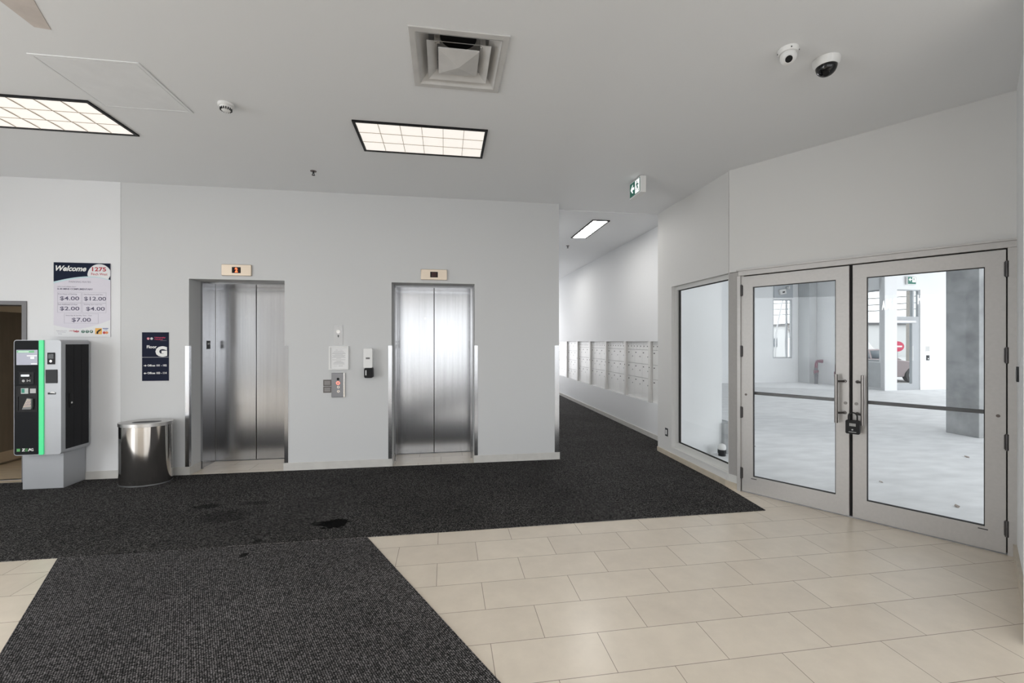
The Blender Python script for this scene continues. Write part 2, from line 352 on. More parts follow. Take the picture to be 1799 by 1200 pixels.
for i, (a, b) in enumerate(((-3.6, -1.0), (-.9, .75), (.85, 2.5), (2.6, 5.0))):
    wr = sroot('window_%d' % (10+i), (a, -4.78, .12))
    g = MB(); g.wallprism(rect(0, b-a, 0, 2.98), -.03, .03, holes=[rect(.05, b-a-.05, .05, 2.1), rect(.05, b-a-.05, 2.16, 2.93)]); g.build('window_frame', alu, wr)
    g = MB(); g.box(.05, b-a-.05, -.004, .004, .05, 2.93); g.build('glass_pane', PANE, wr)

# ------------------------------------------------------------------ carpets
MAIN = carpet_mat('charcoal_carpet', (0.165, 0.158, 0.155), 0.011, 0.0,
   stains=[(-0.985, 4.13, .125, .10, .95), (-1.12, 4.15, .09, .05, .7), (-2.05, 4.47, .22, .16, .40), (-2.35, 4.75, .12, .06, .62), (-1.93, 4.78, .14, .05, .45), (-1.53, 3.86, .035, .04, .6)])
RUN = carpet_mat('charcoal_ribbed_mat', (0.185, 0.176, 0.178), 0.0105, math.radians(-28), stains=[(-1.53, 3.62, .03, .04, .8)])
f = MB(); f.prism([(-7, 3.80), (-2.89, 3.80), (3.09, 3.825), (3.155, 4.6), (3.155, 6.15), (XC-.014, 6.18), (XC-.014, 16.95), (1.595, 16.95), (1.595, YB-.013), (-3.87, YB-.013), (-3.87, YB-.030), (-7, YB-.03)], 0, .006)
tag(f.build('carpet', MAIN, smooth=False), 'charcoal carpet in front of the lifts running on into the corridor, with dark wet stains', 'carpet')
f = MB(); dx, dy = .4685, -.8835
a = Vector((-2.905, 3.786)); b = Vector((-.645, 3.797)); L_ = 9.2
f.prism([tuple(a), tuple(b), (b.x+dx*L_, b.y+dy*L_), (a.x+dx*L_, a.y+dy*L_)][::-1], 0, .008)
tag(f.build('entrance_mat', RUN, smooth=False), 'wide charcoal ribbed mat running diagonally toward the viewer over beige tiles', 'mat')

# ------------------------------------------------------------------ lifts
def lift(name, x0, x1, seam, y, plates, lab):
    r = sroot(name, (seam, y, 0), label=lab)
    yj = YB+.26-y
    g = MB(); g.box(x0-seam-.05, x0-seam, yj, .03, 0, 2.50); g.box(x0-seam, x0-seam+.016, yj, yj+.03, 0.0, 2.40); j = g.build('jamb', steel, r)
    g = MB(); g.box(x1-seam, x1-seam+.05, yj, .03, 0, 2.50); g.box(x1-seam-.016, x1-seam, yj, yj+.03, 0.0, 2.40); j2 = g.build('jamb', steel, r)
    g = MB(); g.box(x0-seam, x1-seam, yj, .03, 2.40, 2.50); g.build('head', steel, r)
    g = MB(); g.box(x0-seam, x1-seam, .031, .10, -.005, .004); g.build('sill', steel_dark, r)
    for k, (a, b) in enumerate(((x0-seam, -.003), (.003, x1-seam))):
        g = MB(); g.box(a, b, .035+.002*k, .07, .008, 2.41); d = g.build('door_panel', steel, r, bevel=.003)
        if k == 0:
            h = MB(); h.cyl((-.13, .033, 1.99), (-.13, .0365, 1.99), .009, n=14); h.build('key_hole', steel_bright, d)
            h = MB(); h.cyl((-.13, .032, 1.99), (-.13, .034, 1.99), .004, n=10); h.build('key_slot', black, d)
    g = MB(); g.box(x0-seam-.1, x1-seam+.1, .09, .3, 0, 2.5); g.build('shaft_back', black, r)
    for side in plates:
        xx = x0-seam if side == 'L' else x1-seam; jj = j if side == 'L' else j2; s = 1 if side == 'L' else -1
        p = MB(); p.box(min(xx, xx+s*.002), max(xx, xx+s*.002), -.19, -.10, 1.55, 1.66); p = p.build('floor_plate', black, jj, bevel=.0006)
        R = Matrix.Translation((xx+s*.0022, -.145, 1.60)) @ Matrix.Rotation(s*PI/2, 4, 'Z')
        q = MB()
        st = [((.020 if i % 2 == 0 else .008)*math.sin(2*PI*i/10), (.020 if i % 2 == 0 else .008)*math.cos(2*PI*i/10)) for i in range(10)]
        q.wallprism([(x-.012, z+.02) for x, z in st], -.0008, 0, M=R)
        t = MB(); t.text('G', .012, .036, .01, .036, 0, bold=.02); q.add(t.v, t.f, R)
        q.build('floor_mark', white, p)
    return r
lift('door_3', -3.12, -2.085, -2.60, 6.50, ['L'], 'left lift entrance, lit indicator above')
lift('door_4', -.69, .372, -.16, 6.50, ['L', 'R'], 'right lift entrance, nearer the corridor')

red_led = mat('red_led', (1, .12, .05), .5, emit=4, ecol=(1, .10, .03))
def indicator(x, lab, digit):
    r = thing('lift_indicator', lab, 'floor indicator', (x, YB, 2.542), 0, 'floor indicators over the lifts')
    g = MB(); g.box(-.172, .172, -.022, 0, -.07, .07); g.build('housing', champagne, r, bevel=.004)
    g = MB(); g.box(-.05, .05, -.0245, -.0215, -.037, .037); s = g.build('display', black, r)
    t = MB()
    if digit: t.text('2', -.014, .016, -.028, .028, -.0246, bold=.04); t.build('digit', red_led, s)
    else:
        for k in range(4): t.box(-.034, .034, -.0252, -.0245, -.024+k*.014, -.020+k*.014)
        t.build('digit', mat('dim_led', (.16, .05, .04), .5), s)
indicator(-2.578, 'gold-tinted floor indicator showing a red 2 above the left lift', True)
indicator(-.146, 'gold-tinted floor indicator with unlit display above the right lift', False)

# ------------------------------------------------------------------ lift call panel and neighbours
r = thing('call_panel', 'brushed steel lift call panel with glowing button between the two lifts', 'call panel', (-1.367, YB, 1.087))
g = MB(); g.box(-.081, .081, -.02, 0, -.157, .157); pl_ = g.build('plate', mat('call_panel_steel', (.23, .23, .24), .4, .8), r, bevel=.003)
g = MB(); g.box(.066, .083, -.021, -.001, -.156, .156); g.build('edge_strip', steel_bright, r)
g = MB(); g.cyl((0, -.021, .078), (0, -.019, .078), .017); g.build('lens', black, r)
g = MB(); g.cyl((0, -.026, .026), (0, -.019, .026), .023, .025); bt = g.build('call_button', mat('lit_button', (.9, .35, .28), .4, emit=.9, ecol=(1, .22, .16)), r)
g = MB(); g.cyl((0, -.028, .026), (0, -.025, .026), .011); g.build('button_mark', mat('button_grey', (.35, .3, .3), .4), bt)
for z in (-.026, -.08):
    g = MB(); g.cyl((.004, -.022, z), (.004, -.019, z), .017); k_ = g.build('key_switch', steel_bright, r)
    g = MB(); g.box(.001, .007, -.0228, -.0218, z-.009, z+.009); g.build('key_slot', black, k_)
r = thing('instruction_label', 'small dark two-part instruction label left of the lift call panel', 'label', (-1.504, YB, 1.072))
for z in (-.043, .043):
    g = MB(); g.box(-.05, .05, -.0015, 0, z-.041, z+.041); q = g.build('plate', mat('bronze_label', (.13, .12, .115), .35, .5), r)
    t = MB(); 
    for k in range(4): t.box(-.036, .036, -.0022, -.0015, z-.022+k*.013, z-.017+k*.013)
    t.build('print_lines', mat('label_print', (.45, .43, .42), .5), q)
r = thing('key_switch_plate', 'pale steel key switch plate above the framed notice', 'switch plate', (-1.367, YB, 1.735))
g = MB(); g.box(-.055, .055, -.004, 0, -.13, .13); g.build('plate', mat('pale_steel', (.55, .55, .55), .45, .3), r, bevel=.001)
g = MB(); g.cyl((0, -.010, .042), (0, -.003, .042), .024); g.build('key_cylinder', steel_bright, r)
g = MB(); g.wallprism([(-.014, -.012), (-.004, -.012), (-.004, -.028), (.004, -.028), (.004, -.012), (.014, -.012), (0, .004)], -.005, -.004); g.v = [(x, y, z-.004) for x, y, z in g.v]; g.build('arrow_mark', dark, r)
for z in (.115, -.115):
    g = MB(); g.cyl((0, -.006, z), (0, -.003, z), .004, n=10); g.build('screw', steel_dark, r)
r = thing('framed_notice', 'white framed paper notice above the lift call panel', 'notice', (-1.36, YB, 1.436))
g = MB(); g.wallprism(rect(-.122, .122, -.152, .152), -.02, 0, holes=[rect(-.102, .102, -.132, .132)]); g.build('frame', white, r, bevel=.002)
g = MB(); g.box(-.103, .103, -.008, -.004, -.133, .133); pp = g.build('paper', mat('notice_paper', (.82, .82, .82), .7), r)
t = MB(); t.text('NOTICE', -.04, -.01, .099, .107, -.0082, .02); t.text('To Tenants', .0, .045, .099, .107, -.0082)
for z, w_ in ((.083, .06), (.068, .075), (.056, .085), (.044, .05), (.032, .08), (.020, .07), (.008, .085), (-.004, .03), (-.022, .08), (-.038, .03), (-.050, .05), (-.062, .065), (-.076, .07)):
    t.box(-w_, w_, -.0086, -.0081, z-.0017, z+.0017)
t.text('Property', -.06, -.02, -.106, -.098, -.0082); t.text('MANAGER', .0, .05, -.106, -.098, -.0082, .02)
t.build('print', mat('notice_ink', (.42, .42, .43), .7), pp)
r = thing('sanitizer_dispenser', 'white hand sanitizer dispenser with black pump between the lifts', 'dispenser', (-.985, YB, 1.43))
g = MB(); g.wallprism(rrect(-.055, .055, -.12, .128, .012), -.09, 0); g.build('housing', white, r, bevel=.008, seg=3)
g = MB(); g.box(-.025, .025, -.0915, -.089, -.008, .015); g.build('badge', mat('grey_badge', (.18, .18, .18), .5), r)
g = MB(); g.wallprism(rrect(-.045, .062, -.25, -.12, .02), -.10, -.01); pm = g.build('pump_lever', black, r, bevel=.008)
g = MB(); g.box(-.028, -.016, -.1025, -.099, -.215, -.15); g.build('highlight_strip', white, pm)

# ------------------------------------------------------------------ floor directory sign
navy = mat('navy_panel', (.012, .015, .034), .7, spec=.15); ink_w = mat('white_lettering', (.82, .82, .80), .5); pink = mat('crimson_lettering', (.62, .02, .10), .5)
r = thing('floor_sign', 'navy wall sign reading Floor G between poster and left lift', 'sign', (-3.642, YB, 1.17))
g = MB(); g.box(0, .292, -.006, 0, .29, .592); g.build('upper_panel', navy, r); g = MB(); g.box(0, .292, -.005, 0, 0, .285); g.build('lower_panel', navy, r)
def sx(px): return (px-113)/540*.292
def sz(py): return .592-(py-105)/977*.592
t = MB(); t.text('Floor', sx(210), sx(412), sz(428), sz(368), -.0062, .03); t.build('floor_word', ink_w, r)
t = MB(); t.text('G', sx(386), sx(625), sz(598), sz(385), -.0064, .07); t.build('floor_letter', ink_w, r)
for zc, s, tx, z0_, z1_ in ((775, 1, 'Offices 101 - 102', 792, 752), (930, -1, 'Offices 103 - 114', 946, 904)):
    t = MB(); t.text(tx, sx(222), sx(614), sz(z0_), sz(z1_), -.0052, .03); t.build('office_line', ink_w, r); t = MB()
    xc = (sx(148)+sx(205))/2; z = sz(zc)
    t.wallprism([(xc-s*.015, z-.004), (xc, z-.004), (xc, z-.013), (xc+s*.017, z), (xc, z+.013), (xc, z+.004), (xc-s*.015, z+.004)][::s], -.0058, -.005)
    t.build('arrow', ink_w, r)
t = MB(); t.poly(disc(sx(240), sz(232), .0155), -.0061); t.build('logo_disc', pink, r)
t = MB(); t.poly(disc(sx(308), sz(232), .0155), -.0063); t.build('logo_disc', mat('grey_disc', (.42, .45, .47), .5), r)
t = MB(); t.text('U', sx(225), sx(258), sz(252), sz(212), -.0068, .03); t.text('H', sx(292), sx(324), sz(252), sz(212), -.0068, .03); t.build('logo_letters', ink_w, r)
t = MB(); t.text('University', sx(370), sx(590), sz(230), sz(196), -.0062, .02); t.text('Heights', sx(370), sx(535), sz(262), sz(236), -.0062, .02); t.build('red_lettering', pink, r)
t = MB(); t.text('CORPORATE', sx(480), sx(612), sz(277), sz(267), -.0062); t.build('small_lettering', mat('grey_ink', (.3, .3, .33), .5), r)

# ------------------------------------------------------------------ parking poster
YP = YB-.006
r = thing('parking_poster', 'parking rates poster reading Welcome above the pay machine', 'poster', (-4.572, YP, 1.704))
PW, PH = .594, .883
def qx(px): return (px-42)/824*PW
def qz(py): return PH-(py-55)/1083*PH
g = MB(); g.box(0, PW, -.006, 0, 0, PH); g.build('board', mat('poster_lavender', (.66, .63, .70), .4), r)
def arc(x):  # lower edge of the navy header in crop pixels
    u = (x-42)/824
    return 335-85*math.sin(min(1, u/.66)*PI/2) + (max(0, u-.66)/.34)**2*48
xs = [42+824*i/28 for i in range(29)]
g = MB(); g.poly([(qx(x), qz(arc(x)+28-20*i/28)) for i, x in enumerate(xs)]+[(qx(x), qz(arc(x)-5)) for x in xs[::-1]], -.0062); g.build('header_edge', mat('pale_cyan_print', (.50, .66, .70), .4), r)
g = MB(); g.poly([(qx(x), qz(arc(x))) for x in xs]+[(PW, PH), (0, PH)], -.0066); g.build('header', mat('poster_navy', (.010, .015, .036), .7, spec=.15), r)
pts = []
for i in range(49):
    th = PI+PI*i/48; x = 708+178*math.cos(th); y = 235+168*math.sin(th)
    pts.append((min(866, x), y))
pts = [(qx(x), qz(min(y, arc(x)))) for x, y in pts] + [(qx(x), qz(arc(x))) for x in xs[::-1] if 531 < x < 866]
pts = pts[::-1]
g = MB(); g.poly(pts, -.0070); g.build('white_badge', mat('poster_white', (.74, .74, .75), .4), r)
lowr = [(qx(42), qz(965))]+[(qx(42+824*i/20), qz(965+55*math.sin(min(1, i/9)*PI/2)-(0 if i < 8 else ((i-8)/12)**1.6*135))) for i in range(1, 21)]
g = MB(); g.poly([(0, 0), (PW, 0)]+lowr[::-1], -.0062); g.build('footer', MATS['poster_white'], r)
t = MB(); t.text('Welcome', qx(72), qx(515), qz(180), qz(100), -.0068, .03, .35); t.build('title', ink_w, r)
t = MB(); t.text('1275', qx(597), qx(805), qz(175), qz(112), -.0072, .03); t.text('Finch West', qx(585), qx(823), qz(232), qz(196), -.0072, .01); t.build('street_number', mat('poster_red', (.45, .03, .05), .5), r)
t = MB()
for s_, a_, b_, y0, y1 in (('$4.00', 132, 410, 612, 548), ('$12.00', 480, 803, 612, 548), ('$2.00', 132, 412, 760, 696), ('$4.00', 510, 783, 760, 696), ('$7.00', 302, 580, 925, 858)):
    t = MB(); t.text(s_, qx(a_), qx(b_), qz(y0), qz(y1), -.0062, .012); t.build('price', mat('price_ink', (.07, .06, .12), .5), r)
t = MB(); t.text('0-30 MINS COMPLIMENTARY', qx(95), qx(608), qz(452), qz(427), -.0062, .02); t.build('complimentary_line', MATS['price_ink'], r)
t = MB()
for s_, a_, b_, y0, y1 in (('PARKING RATES', 262, 578, 346, 320), ('NEW CUSTOMERS ONLY', 95, 365, 414, 400), ('First Hour of Parking', 106, 375, 528, 504), ('Day Maximum until 7pm', 480, 752, 528, 506), ('Each Additional 1/2 Hour', 106, 385, 675, 652), ('Evening 7pm until 7am', 480, 745, 675, 654), ('Saturday & Sunday 7am - 7am', 215, 592, 837, 815),
    ('Managed parking services', 80, 232, 1055, 1042), ('for this building', 96, 215, 1076, 1064), ('24 hours', 105, 160, 1098, 1086)):
    t = MB(); t.text(s_, qx(a_), qx(b_), qz(y0), qz(y1), -.0062); t.build('small_print_line', mat('small_ink', (.27, .25, .32), .5), r)
t = MB()
for a_, b_, y0, y1 in ((96, 440, 640, 488), (455, 803, 640, 488), (96, 440, 785, 645), (455, 803, 785, 645), (192, 690, 940, 800)):
    for (u0, u1, v0, v1) in ((a_, b_, y0, y0-4), (a_, b_, y1, y1-4), (a_, a_+4, y0, y1), (b_-4, b_, y0, y1)): t.box(qx(u0), qx(u1), -.0066, -.006, qz(v0), qz(v1))
t.build('price_boxes', mat('box_line', (.47, .45, .52), .5), r)
t = MB(); t.text('CANADA', qx(265), qx(330), qz(1058), qz(1038), -.0063); t.text('helps', qx(330), qx(408), qz(1078), qz(1036), -.0063, .05); t.build('red_print', MATS['poster_red'], r)
for cx_, ch in ((466, 'T'), (526, 'T'), (586, 'P')):
    d_ = MB(); d_.poly(disc(qx(cx_), qz(1059), .0185), -.0064); d_ = d_.build('green_disc', mat('poster_green', (.01, .11, .07), .5), r)
    t = MB(); t.text(ch, qx(cx_-9), qx(cx_+11), qz(1075), qz(1043), -.0068, .03); t.build('letter', ink_w, d_)
g = MB(); g.poly(rrect(qx(643), qx(742), qz(1098), qz(1008), .006), -.0064); cd = g.build('card_logo', mat('card_yellow', (.80, .42, .07), .5), r)
g = MB(); g.poly([(qx(x), qz(y)) for x, y in ((662, 1092), (688, 1092), (690, 1066), (735, 1030), (730, 1022), (700, 1030), (665, 1060))], -.0068); g.build('card_logo_mark', black, cd)
g = MB(); g.poly(rect(qx(752), qx(835), qz(1018), qz(1008)), -.0064); g.build('blue_bar', mat('card_blue', (.02, .05, .25), .5), r)
t = MB(); t.text('CARD', qx(765), qx(825), qz(1042), qz(1024), -.0062, .02); t.build('card_name', mat('card_blue2', (.10, .14, .4), .5), r)
g = MB(); g.poly(disc(qx(775), qz(1074), .016), -.0064); g.build('card_disc', mat('card_red', (.55, .03, .03), .5), r)
g = MB(); g.poly(disc(qx(812), qz(1074), .016), -.0066); g.build('card_disc', mat('card_orange', (.75, .25, .08), .5), r)

# ------------------------------------------------------------------ parking pay machine
r = thing('pay_machine', 'black and silver parking pay machine with glowing green strip beside the left doorway', 'pay machine', (-4.635, 5.5, .006))
BW, BZ0, BZ1 = .45, .40, 1.662
g = MB(); g.box(.0, .398, .10, .40, 0, BZ0+.01); g.build('pedestal', silver, r, bevel=.003)
g = MB(); g.wallprism(rrect(0, BW, BZ0, BZ1, .03), .0, .39); bd = g.build('housing', silver, r, bevel=.018, seg=3)
g = MB(); g.wallprism(rrect(.010, .247, BZ0+.010, BZ1-.008, .022), -.006, .02); fp = g.build('front_panel', mat('machine_black', (.014, .015, .017), .6, spec=.1), r, bevel=.004)
green = mat('green_strip', (.04, .42, .17), .4, emit=.5, ecol=(.08, .85, .32))
g = MB(); g.wallprism(rrect(.245, .288, BZ0+.004, BZ1-.003, .01), -.012, .012); g.build('light_strip', green, r, bevel=.008, seg=3)
g = MB(); g.wallprism(rect(.032, .231, 1.388, 1.553), -.008, -.005); sn = g.build('screen', mat('screen_glow', (.35, .36, .42), .2, emit=.2, ecol=(.55, .56, .68), var=0), r)
g = MB(); g.box(.038, .20, -.0092, -.008, 1.522, 1.545); g.build('screen_header', mat('screen_green', (.1, .35, .15), .4, emit=.25, ecol=(.3, .75, .4)), sn)
sw_ = mat('screen_white', (.9, .9, .9), .4, emit=.3, ecol=(1, 1, 1))
for (a_, b_, c_, d_) in ((.05, .15, 1.529, 1.535), (.13, .225, 1.484, 1.492), (.165, .20, 1.455, 1.478), (.17, .225, 1.395, 1.405)):
    yy = -.0096 if c_ > 1.52 else -.0088
    t = MB(); t.box(a_, b_, yy, yy+.0008, c_, d_); t.build('screen_line', sw_, sn)
g = MB(); g.wallprism(rrect(.06, .197, 1.18, 1.31, .004), -.010, -.005); cr = g.build('card_reader', black, r)
g = MB(); g.wallprism(rrect(.085, .165, 1.262, 1.285, .006), -.022, -.009); g.build('card_slot', steel_dark, cr, bevel=.002)
t = MB(); t.wallprism(disc(.10, 1.215, .014, 14), -.0112, -.0098); t.box(.132, .138, -.0112, -.0098, 1.205, 1.23); t.box(.142, .156, -.0112, -.0098, 1.213, 1.222); t.box(.160, .165, -.0112, -.0098, 1.205, 1.23); t.build('reader_marks', mat('mark_grey', (.45, .45, .45), .5), cr)
g = MB(); g.wallprism(rrect(.032, .231, .875, 1.16, .004), -.010, -.005, holes=[rect(.05, .213, .892, 1.045)]); tr = g.build('payment_bay', black, r)
g = MB(); g.box(.05, .213, -.0062, -.0052, .892, 1.045); g.build('bay_back', black, tr)
g = MB(); g.box(.078, .147, -.012, -.0098, 1.075, 1.135); st_ = g.build('sticker', mat('sticker_pale', (.5, .55, .53), .5), tr)
g = MB(); g.box(.084, .112, -.0128, -.0118, 1.085, 1.13); g.build('sticker_mark', mat('sticker_green', (.02, .25, .17), .5), st_)
g = MB(); g.box(.163, .218, -.012, -.0098, 1.08, 1.13); g.build('sticker', mat('sticker_grey', (.5, .5, .5), .5), tr)
g = MB(); g.wallprism([(.10, .905), (.185, .905), (.192, .93), (.192, 1.02), (.147, 1.03)], -.03, -.006); kp = g.build('keypad', mat('keypad_grey', (.2, .2, .2), .4), tr, bevel=.003)
g = MB(); g.wallprism([(.112, .93), (.185, .935), (.185, 1.012), (.152, 1.018)], -.032, -.029); g.build('keypad_face', mat('keypad_cream', (.62, .53, .42), .5), kp)
t = MB()
for iz in range(4):
    for ix in range(4):
        x = .128+ix*.014+iz*.0075; z = .942+iz*.017
        if x < .18: t.box(x, x+.009, -.0335, -.0315, z, z+.009)
t.build('keys', mat('key_violet', (.25, .2, .3), .5), kp)
g = MB(); g.wallprism(rect(.035, .066, .447, .477), -.008, -.0055); g.build('logo_square', mat('logo_green', (.12, .42, .13), .5), r)
t = MB()
t.wallprism([(.084, .447), (.110, .447), (.110, .454), (.096, .454), (.112, .472), (.112, .478), (.086, .478), (.086, .471), (.100, .471), (.084, .453)], -.008, -.0055); t.build('logo_letter', ink_w, r); t = MB()
t.wallprism([(.139, .447), (.148, .447), (.156, .465), (.160, .455), (.168, .455), (.163, .478), (.153, .478)], -.008, -.0055); t.build('logo_letter', ink_w, r); t = MB(); t.text('G', .168, .192, .447, .478, -.007, .03)
t.build('logo_letter', ink_w, r)
t = MB()
for k in range(3): t.wallprism([(.113+k*.001, .447+k*.012), (.134+k*.001, .447+k*.012), (.138+k*.001, .453+k*.012), (.117+k*.001, .453+k*.012)], -.008, -.0055)
t.build('logo_bars', MATS['logo_green'], r)
g = MB(); g.wallprism(rrect(.322, .392, 1.393, 1.522, .003), -.006, .002); cp = g.build('coin_panel', black, r)
g = MB(); g.cyl((.357, -.009, 1.428), (.357, -.005, 1.428), .013); g.build('coin_button', steel_bright, cp); g = MB(); g.box(.332, .382, -.007, -.0055, 1.455, 1.505); g.build('coin_window', mat('smoke', (.03, .035, .035), .15), cp)
g = MB(); g.wallprism(rrect(.305, .415, 1.186, 1.335, .003), -.006, .002); g.build('ticket_flap', dark, r, bevel=.001)
g = MB(); g.box(.325, .40, -.004, .001, 1.063, 1.083); rl = g.build('receipt_label', dark, r); g = MB(); g.wallprism([(.345, 1.079), (.40, 1.073), (.385, 1.092), (.36, 1.092)], -.0052, -.0035); g.build('receipt_mark', white, rl)
g = MB(); g.box(.338, .385, -.0022, .001, 1.02, 1.022); g.build('small_print', MATS['mark_grey'], r)
# side face: black slatted door in a silver rim (local +x side)
g = MB(); 
for k in range(3):
    y0 = .058+k*.106; g.box(BW-.006, BW+.004, y0, y0+.103, .445, 1.612)
sd = g.build('side_door', mat('side_black', (.014, .014, .016), .55, spec=.2, bump=.1, bscale=500), r, bevel=.002)
g = MB(); g.box(BW+.003, BW+.014, .095, .13, .90, 1.06); hd = g.build('door_handle', black, sd, bevel=.004); g = MB(); g.cyl((BW+.012, .115, .955), (BW+.019, .115, .955), .011); g.build('lock_cylinder', steel_bright, hd)

# ------------------------------------------------------------------ trash can
r = thing('trash_can', 'oval polished steel litter bin against the wall beside the pay machine', 'trash can', (-3.462, 5.69, .006))
ax, ay = .262, .195
can_m = mat('polished_can_steel', (.56, .54, .52), .10, 1.0, bump=.5, bscale=14, stretch=(1, 1, .004))
g = MB(); g.lathe([(1, 0), (1, .672)], 64, sx=ax, sy=ay); g.build('body', can_m, r)
g = MB(); g.lathe([(1.0, .0), (1.006, .0), (1.006, .012), (1, .012)], 64, sx=ax, sy=ay); g.build('base_ring', steel_dark, r)
n = 64; out = [((ax+.006)*math.cos(2*PI*i/n), (ay+.006)*math.sin(2*PI*i/n)) for i in range(n)]
hole = [(.15*math.cos(2*PI*i/32)+.02, .085*math.sin(2*PI*i/32)-.02) for i in range(32)]
g = MB(); g.prism(out, .670, .708, holes=[hole]); ld = g.build('lid', mat('lid_steel', (.52, .505, .49), .3, 1.0), r, bevel=.003)
g = MB(); g.prism(hole, .668, .7035); g.build('opening_shade', black, ld)  # black plug stands in for the shade inside the bin opening

# ------------------------------------------------------------------ ceiling fixtures
diff_m = mat('lamp_diffuser', (.35, .34, .32), .5, emit=.86, ecol=(1, .945, .87))
lou = mat('lamp_louvre', (.42, .36, .29), .6)
tubem = mat('lamp_tube', (.9, .9, .9), .5, emit=2.6, ecol=(1, .97, .93))
def troffer(x0, x1, y0, y1, lab, nx, ny, pw, dm=diff_m, zc=H):
    r = thing('ceiling_light', lab, 'ceiling light', ((x0+x1)/2, (y0+y1)/2, zc), 0, 'recessed fluorescent ceiling lights')
    hx, hy = (x1-x0)/2, (y1-y0)/2
    g = MB(); g.prism([(-hx-.012, -hy-.012), (hx+.012, -hy-.012), (hx+.012, hy+.012), (-hx-.012, hy+.012)], -.013, .0, holes=[[(-hx+.012, -hy+.012), (hx-.012, -hy+.012), (hx-.012, hy-.012), (-hx+.012, hy-.012)]])
    g.build('frame', black, r)
    # concave diffuser cells (each a shallow trough) with thin dividing blades
    g = MB(); a, b = hx-.012, hy-.012; cw, ch = 2*a/nx, 2*b/ny
    N = 6
    for i in range(nx):
        for j in range(ny):
            vs = []; fs = []
            for q in range(N+1):
                t = q/N; z = -.006+.0055*math.sin(PI*t)
                vs += [(-a+i*cw, -b+j*ch+t*ch, z), (-a+(i+1)*cw, -b+j*ch+t*ch, z)]
            for q in range(N): fs.append((2*q, 2*q+2, 2*q+3, 2*q+1))
            g.add(vs, fs)
    d = g.build('diffuser', dm, r)
    g = MB()
    for i in range(1, nx): g.box(-a+i*cw-.0018, -a+i*cw+.0018, -b, b, -.010, -.001)
    for j in range(1, ny): g.box(-a, a, -b+j*ch-.0018, -b+j*ch+.0018, -.010, -.001)
    g.build('louvre', lou, r)
    return r
troffer(-.79, .372, 3.955, 4.54, 'rectangular gridded ceiling light in the middle of the ceiling, nearest the vent', 6, 3, 1)
troffer(-3.99, -2.832, 3.96, 4.535, 'rectangular gridded ceiling light at the left, beside the ceiling hatch', 6, 3, 1)
cor_m = mat('corridor_diffuser', (.9, .9, .9), .5, emit=22, ecol=(1, .975, .94))
troffer(2.30, 2.565, 6.58, 7.747, 'narrow bright ceiling light over the corridor', 1, 4, 1, cor_m, H-.012)
for k, y in enumerate((10.2, 13.6)):
    troffer(2.30, 2.565, y, y+1.17, 'narrow ceiling light further along the corridor, hidden by the lift wall', 1, 4, 1, cor_m, H-.012)
rear_fill_m = mat('rear_fill_diffuser', (.9, .9, .9), .5, emit=9, ecol=(1, .95, .91))  # extra lamps out of view, added to brighten the lobby
for x, y, w_ in ((-4.9, .7, 'left'), (-1.7, .7, 'middle'), (-4.9, -2.6, 'far left'), (-1.7, -2.6, 'far middle'), (1.5, -2.6, 'far right'), (1.5, .2, 'right')):
    troffer(x-.58, x+.58, y-.29, y+.29, 'added unseen fill light shaped as a gridded ceiling light behind the viewer, '+w_, 6, 3, 1, rear_fill_m)

def frustum(g, h0, z0, h1, z1, th=.003):
    for (a, za, b, zb) in ((h0, z0, h1, z1), (h0-th, z0+th*.3, h1-th, z1+th*.3)):
        vs = [(-a, -a, za), (a, -a, za), (a, a, za), (-a, a, za), (-b, -b, zb), (b, -b, zb), (b, b, zb), (-b, b, zb)]
        g.add(vs, [(0, 1, 5, 4), (1, 2, 6, 5), (2, 3, 7, 6), (3, 0, 4, 7)])
    a, b = h0, h0-th; vs = [(-a, -a, z0), (a, -a, z0), (a, a, z0), (-a, a, z0), (-b, -b, z0+th*.3), (b, -b, z0+th*.3), (b, b, z0+th*.3), (-b, b, z0+th*.3)]
    g.add(vs, [(0, 1, 5, 4), (1, 2, 6, 5), (2, 3, 7, 6), (3, 0, 4, 7)])
r = thing('ceiling_vent', 'large square louvred air diffuser set in the ceiling', 'air vent', (*VENT, H))
vent_m = mat('vent_white', (.60, .59, .575), .4, var=.06, vscale=8)
sq = lambda h: [(-h, -h), (h, -h), (h, h), (-h, h)]
g = MB(); g.prism(sq(.315), -.012, 0, holes=[sq(.272)]); g.build('flange', vent_m, r, bevel=.003)
g = MB(); frustum(g, .272, -.014, .262, .0); frustum(g, .262, .0, .20, .055); g.build('outer_cone', vent_m, r, smooth=False)
g = MB(); frustum(g, .208, -.010, .145, .030); mc = g.build('middle_cone', vent_m, r, smooth=False)
for sx_, sy_ in ((-.16, .14), (.12, .14), (-.16, -.14), (.14, -.14)):
    g = MB(); g.box(sx_, sx_+.035, sy_, sy_+.002, .02, .085); g.box(sx_+.01, sx_+.012, sy_, sy_+.03, .02, .085); g.build('bracket', vent_m, mc)
g = MB(); h_ = .135; g.add([(-h_, -h_, -.008), (h_, -h_, -.008), (h_, h_, -.008), (-h_, h_, -.008), (0, 0, -.042), (-h_, -h_, .002), (h_, -h_, .002), (h_, h_, .002), (-h_, h_, .002)],
    [(1, 0, 4), (2, 1, 4), (3, 2, 4), (0, 3, 4), (0, 1, 6, 5), (1, 2, 7, 6), (2, 3, 8, 7), (3, 0, 5, 8), (5, 6, 7, 8)]); g.build('centre_cone', vent_m, r, smooth=False)
g = MB(); g.box(-.265, .265, -.265, .265, .17, .18); g.box(-.275, -.265, -.265, .265, .005, .18); g.box(.265, .275, -.265, .265, .005, .18); g.box(-.265, .265, -.275, -.265, .005, .18); g.box(-.265, .265, .265, .275, .005, .18); g.build('plenum', vent_m, r, smooth=False)
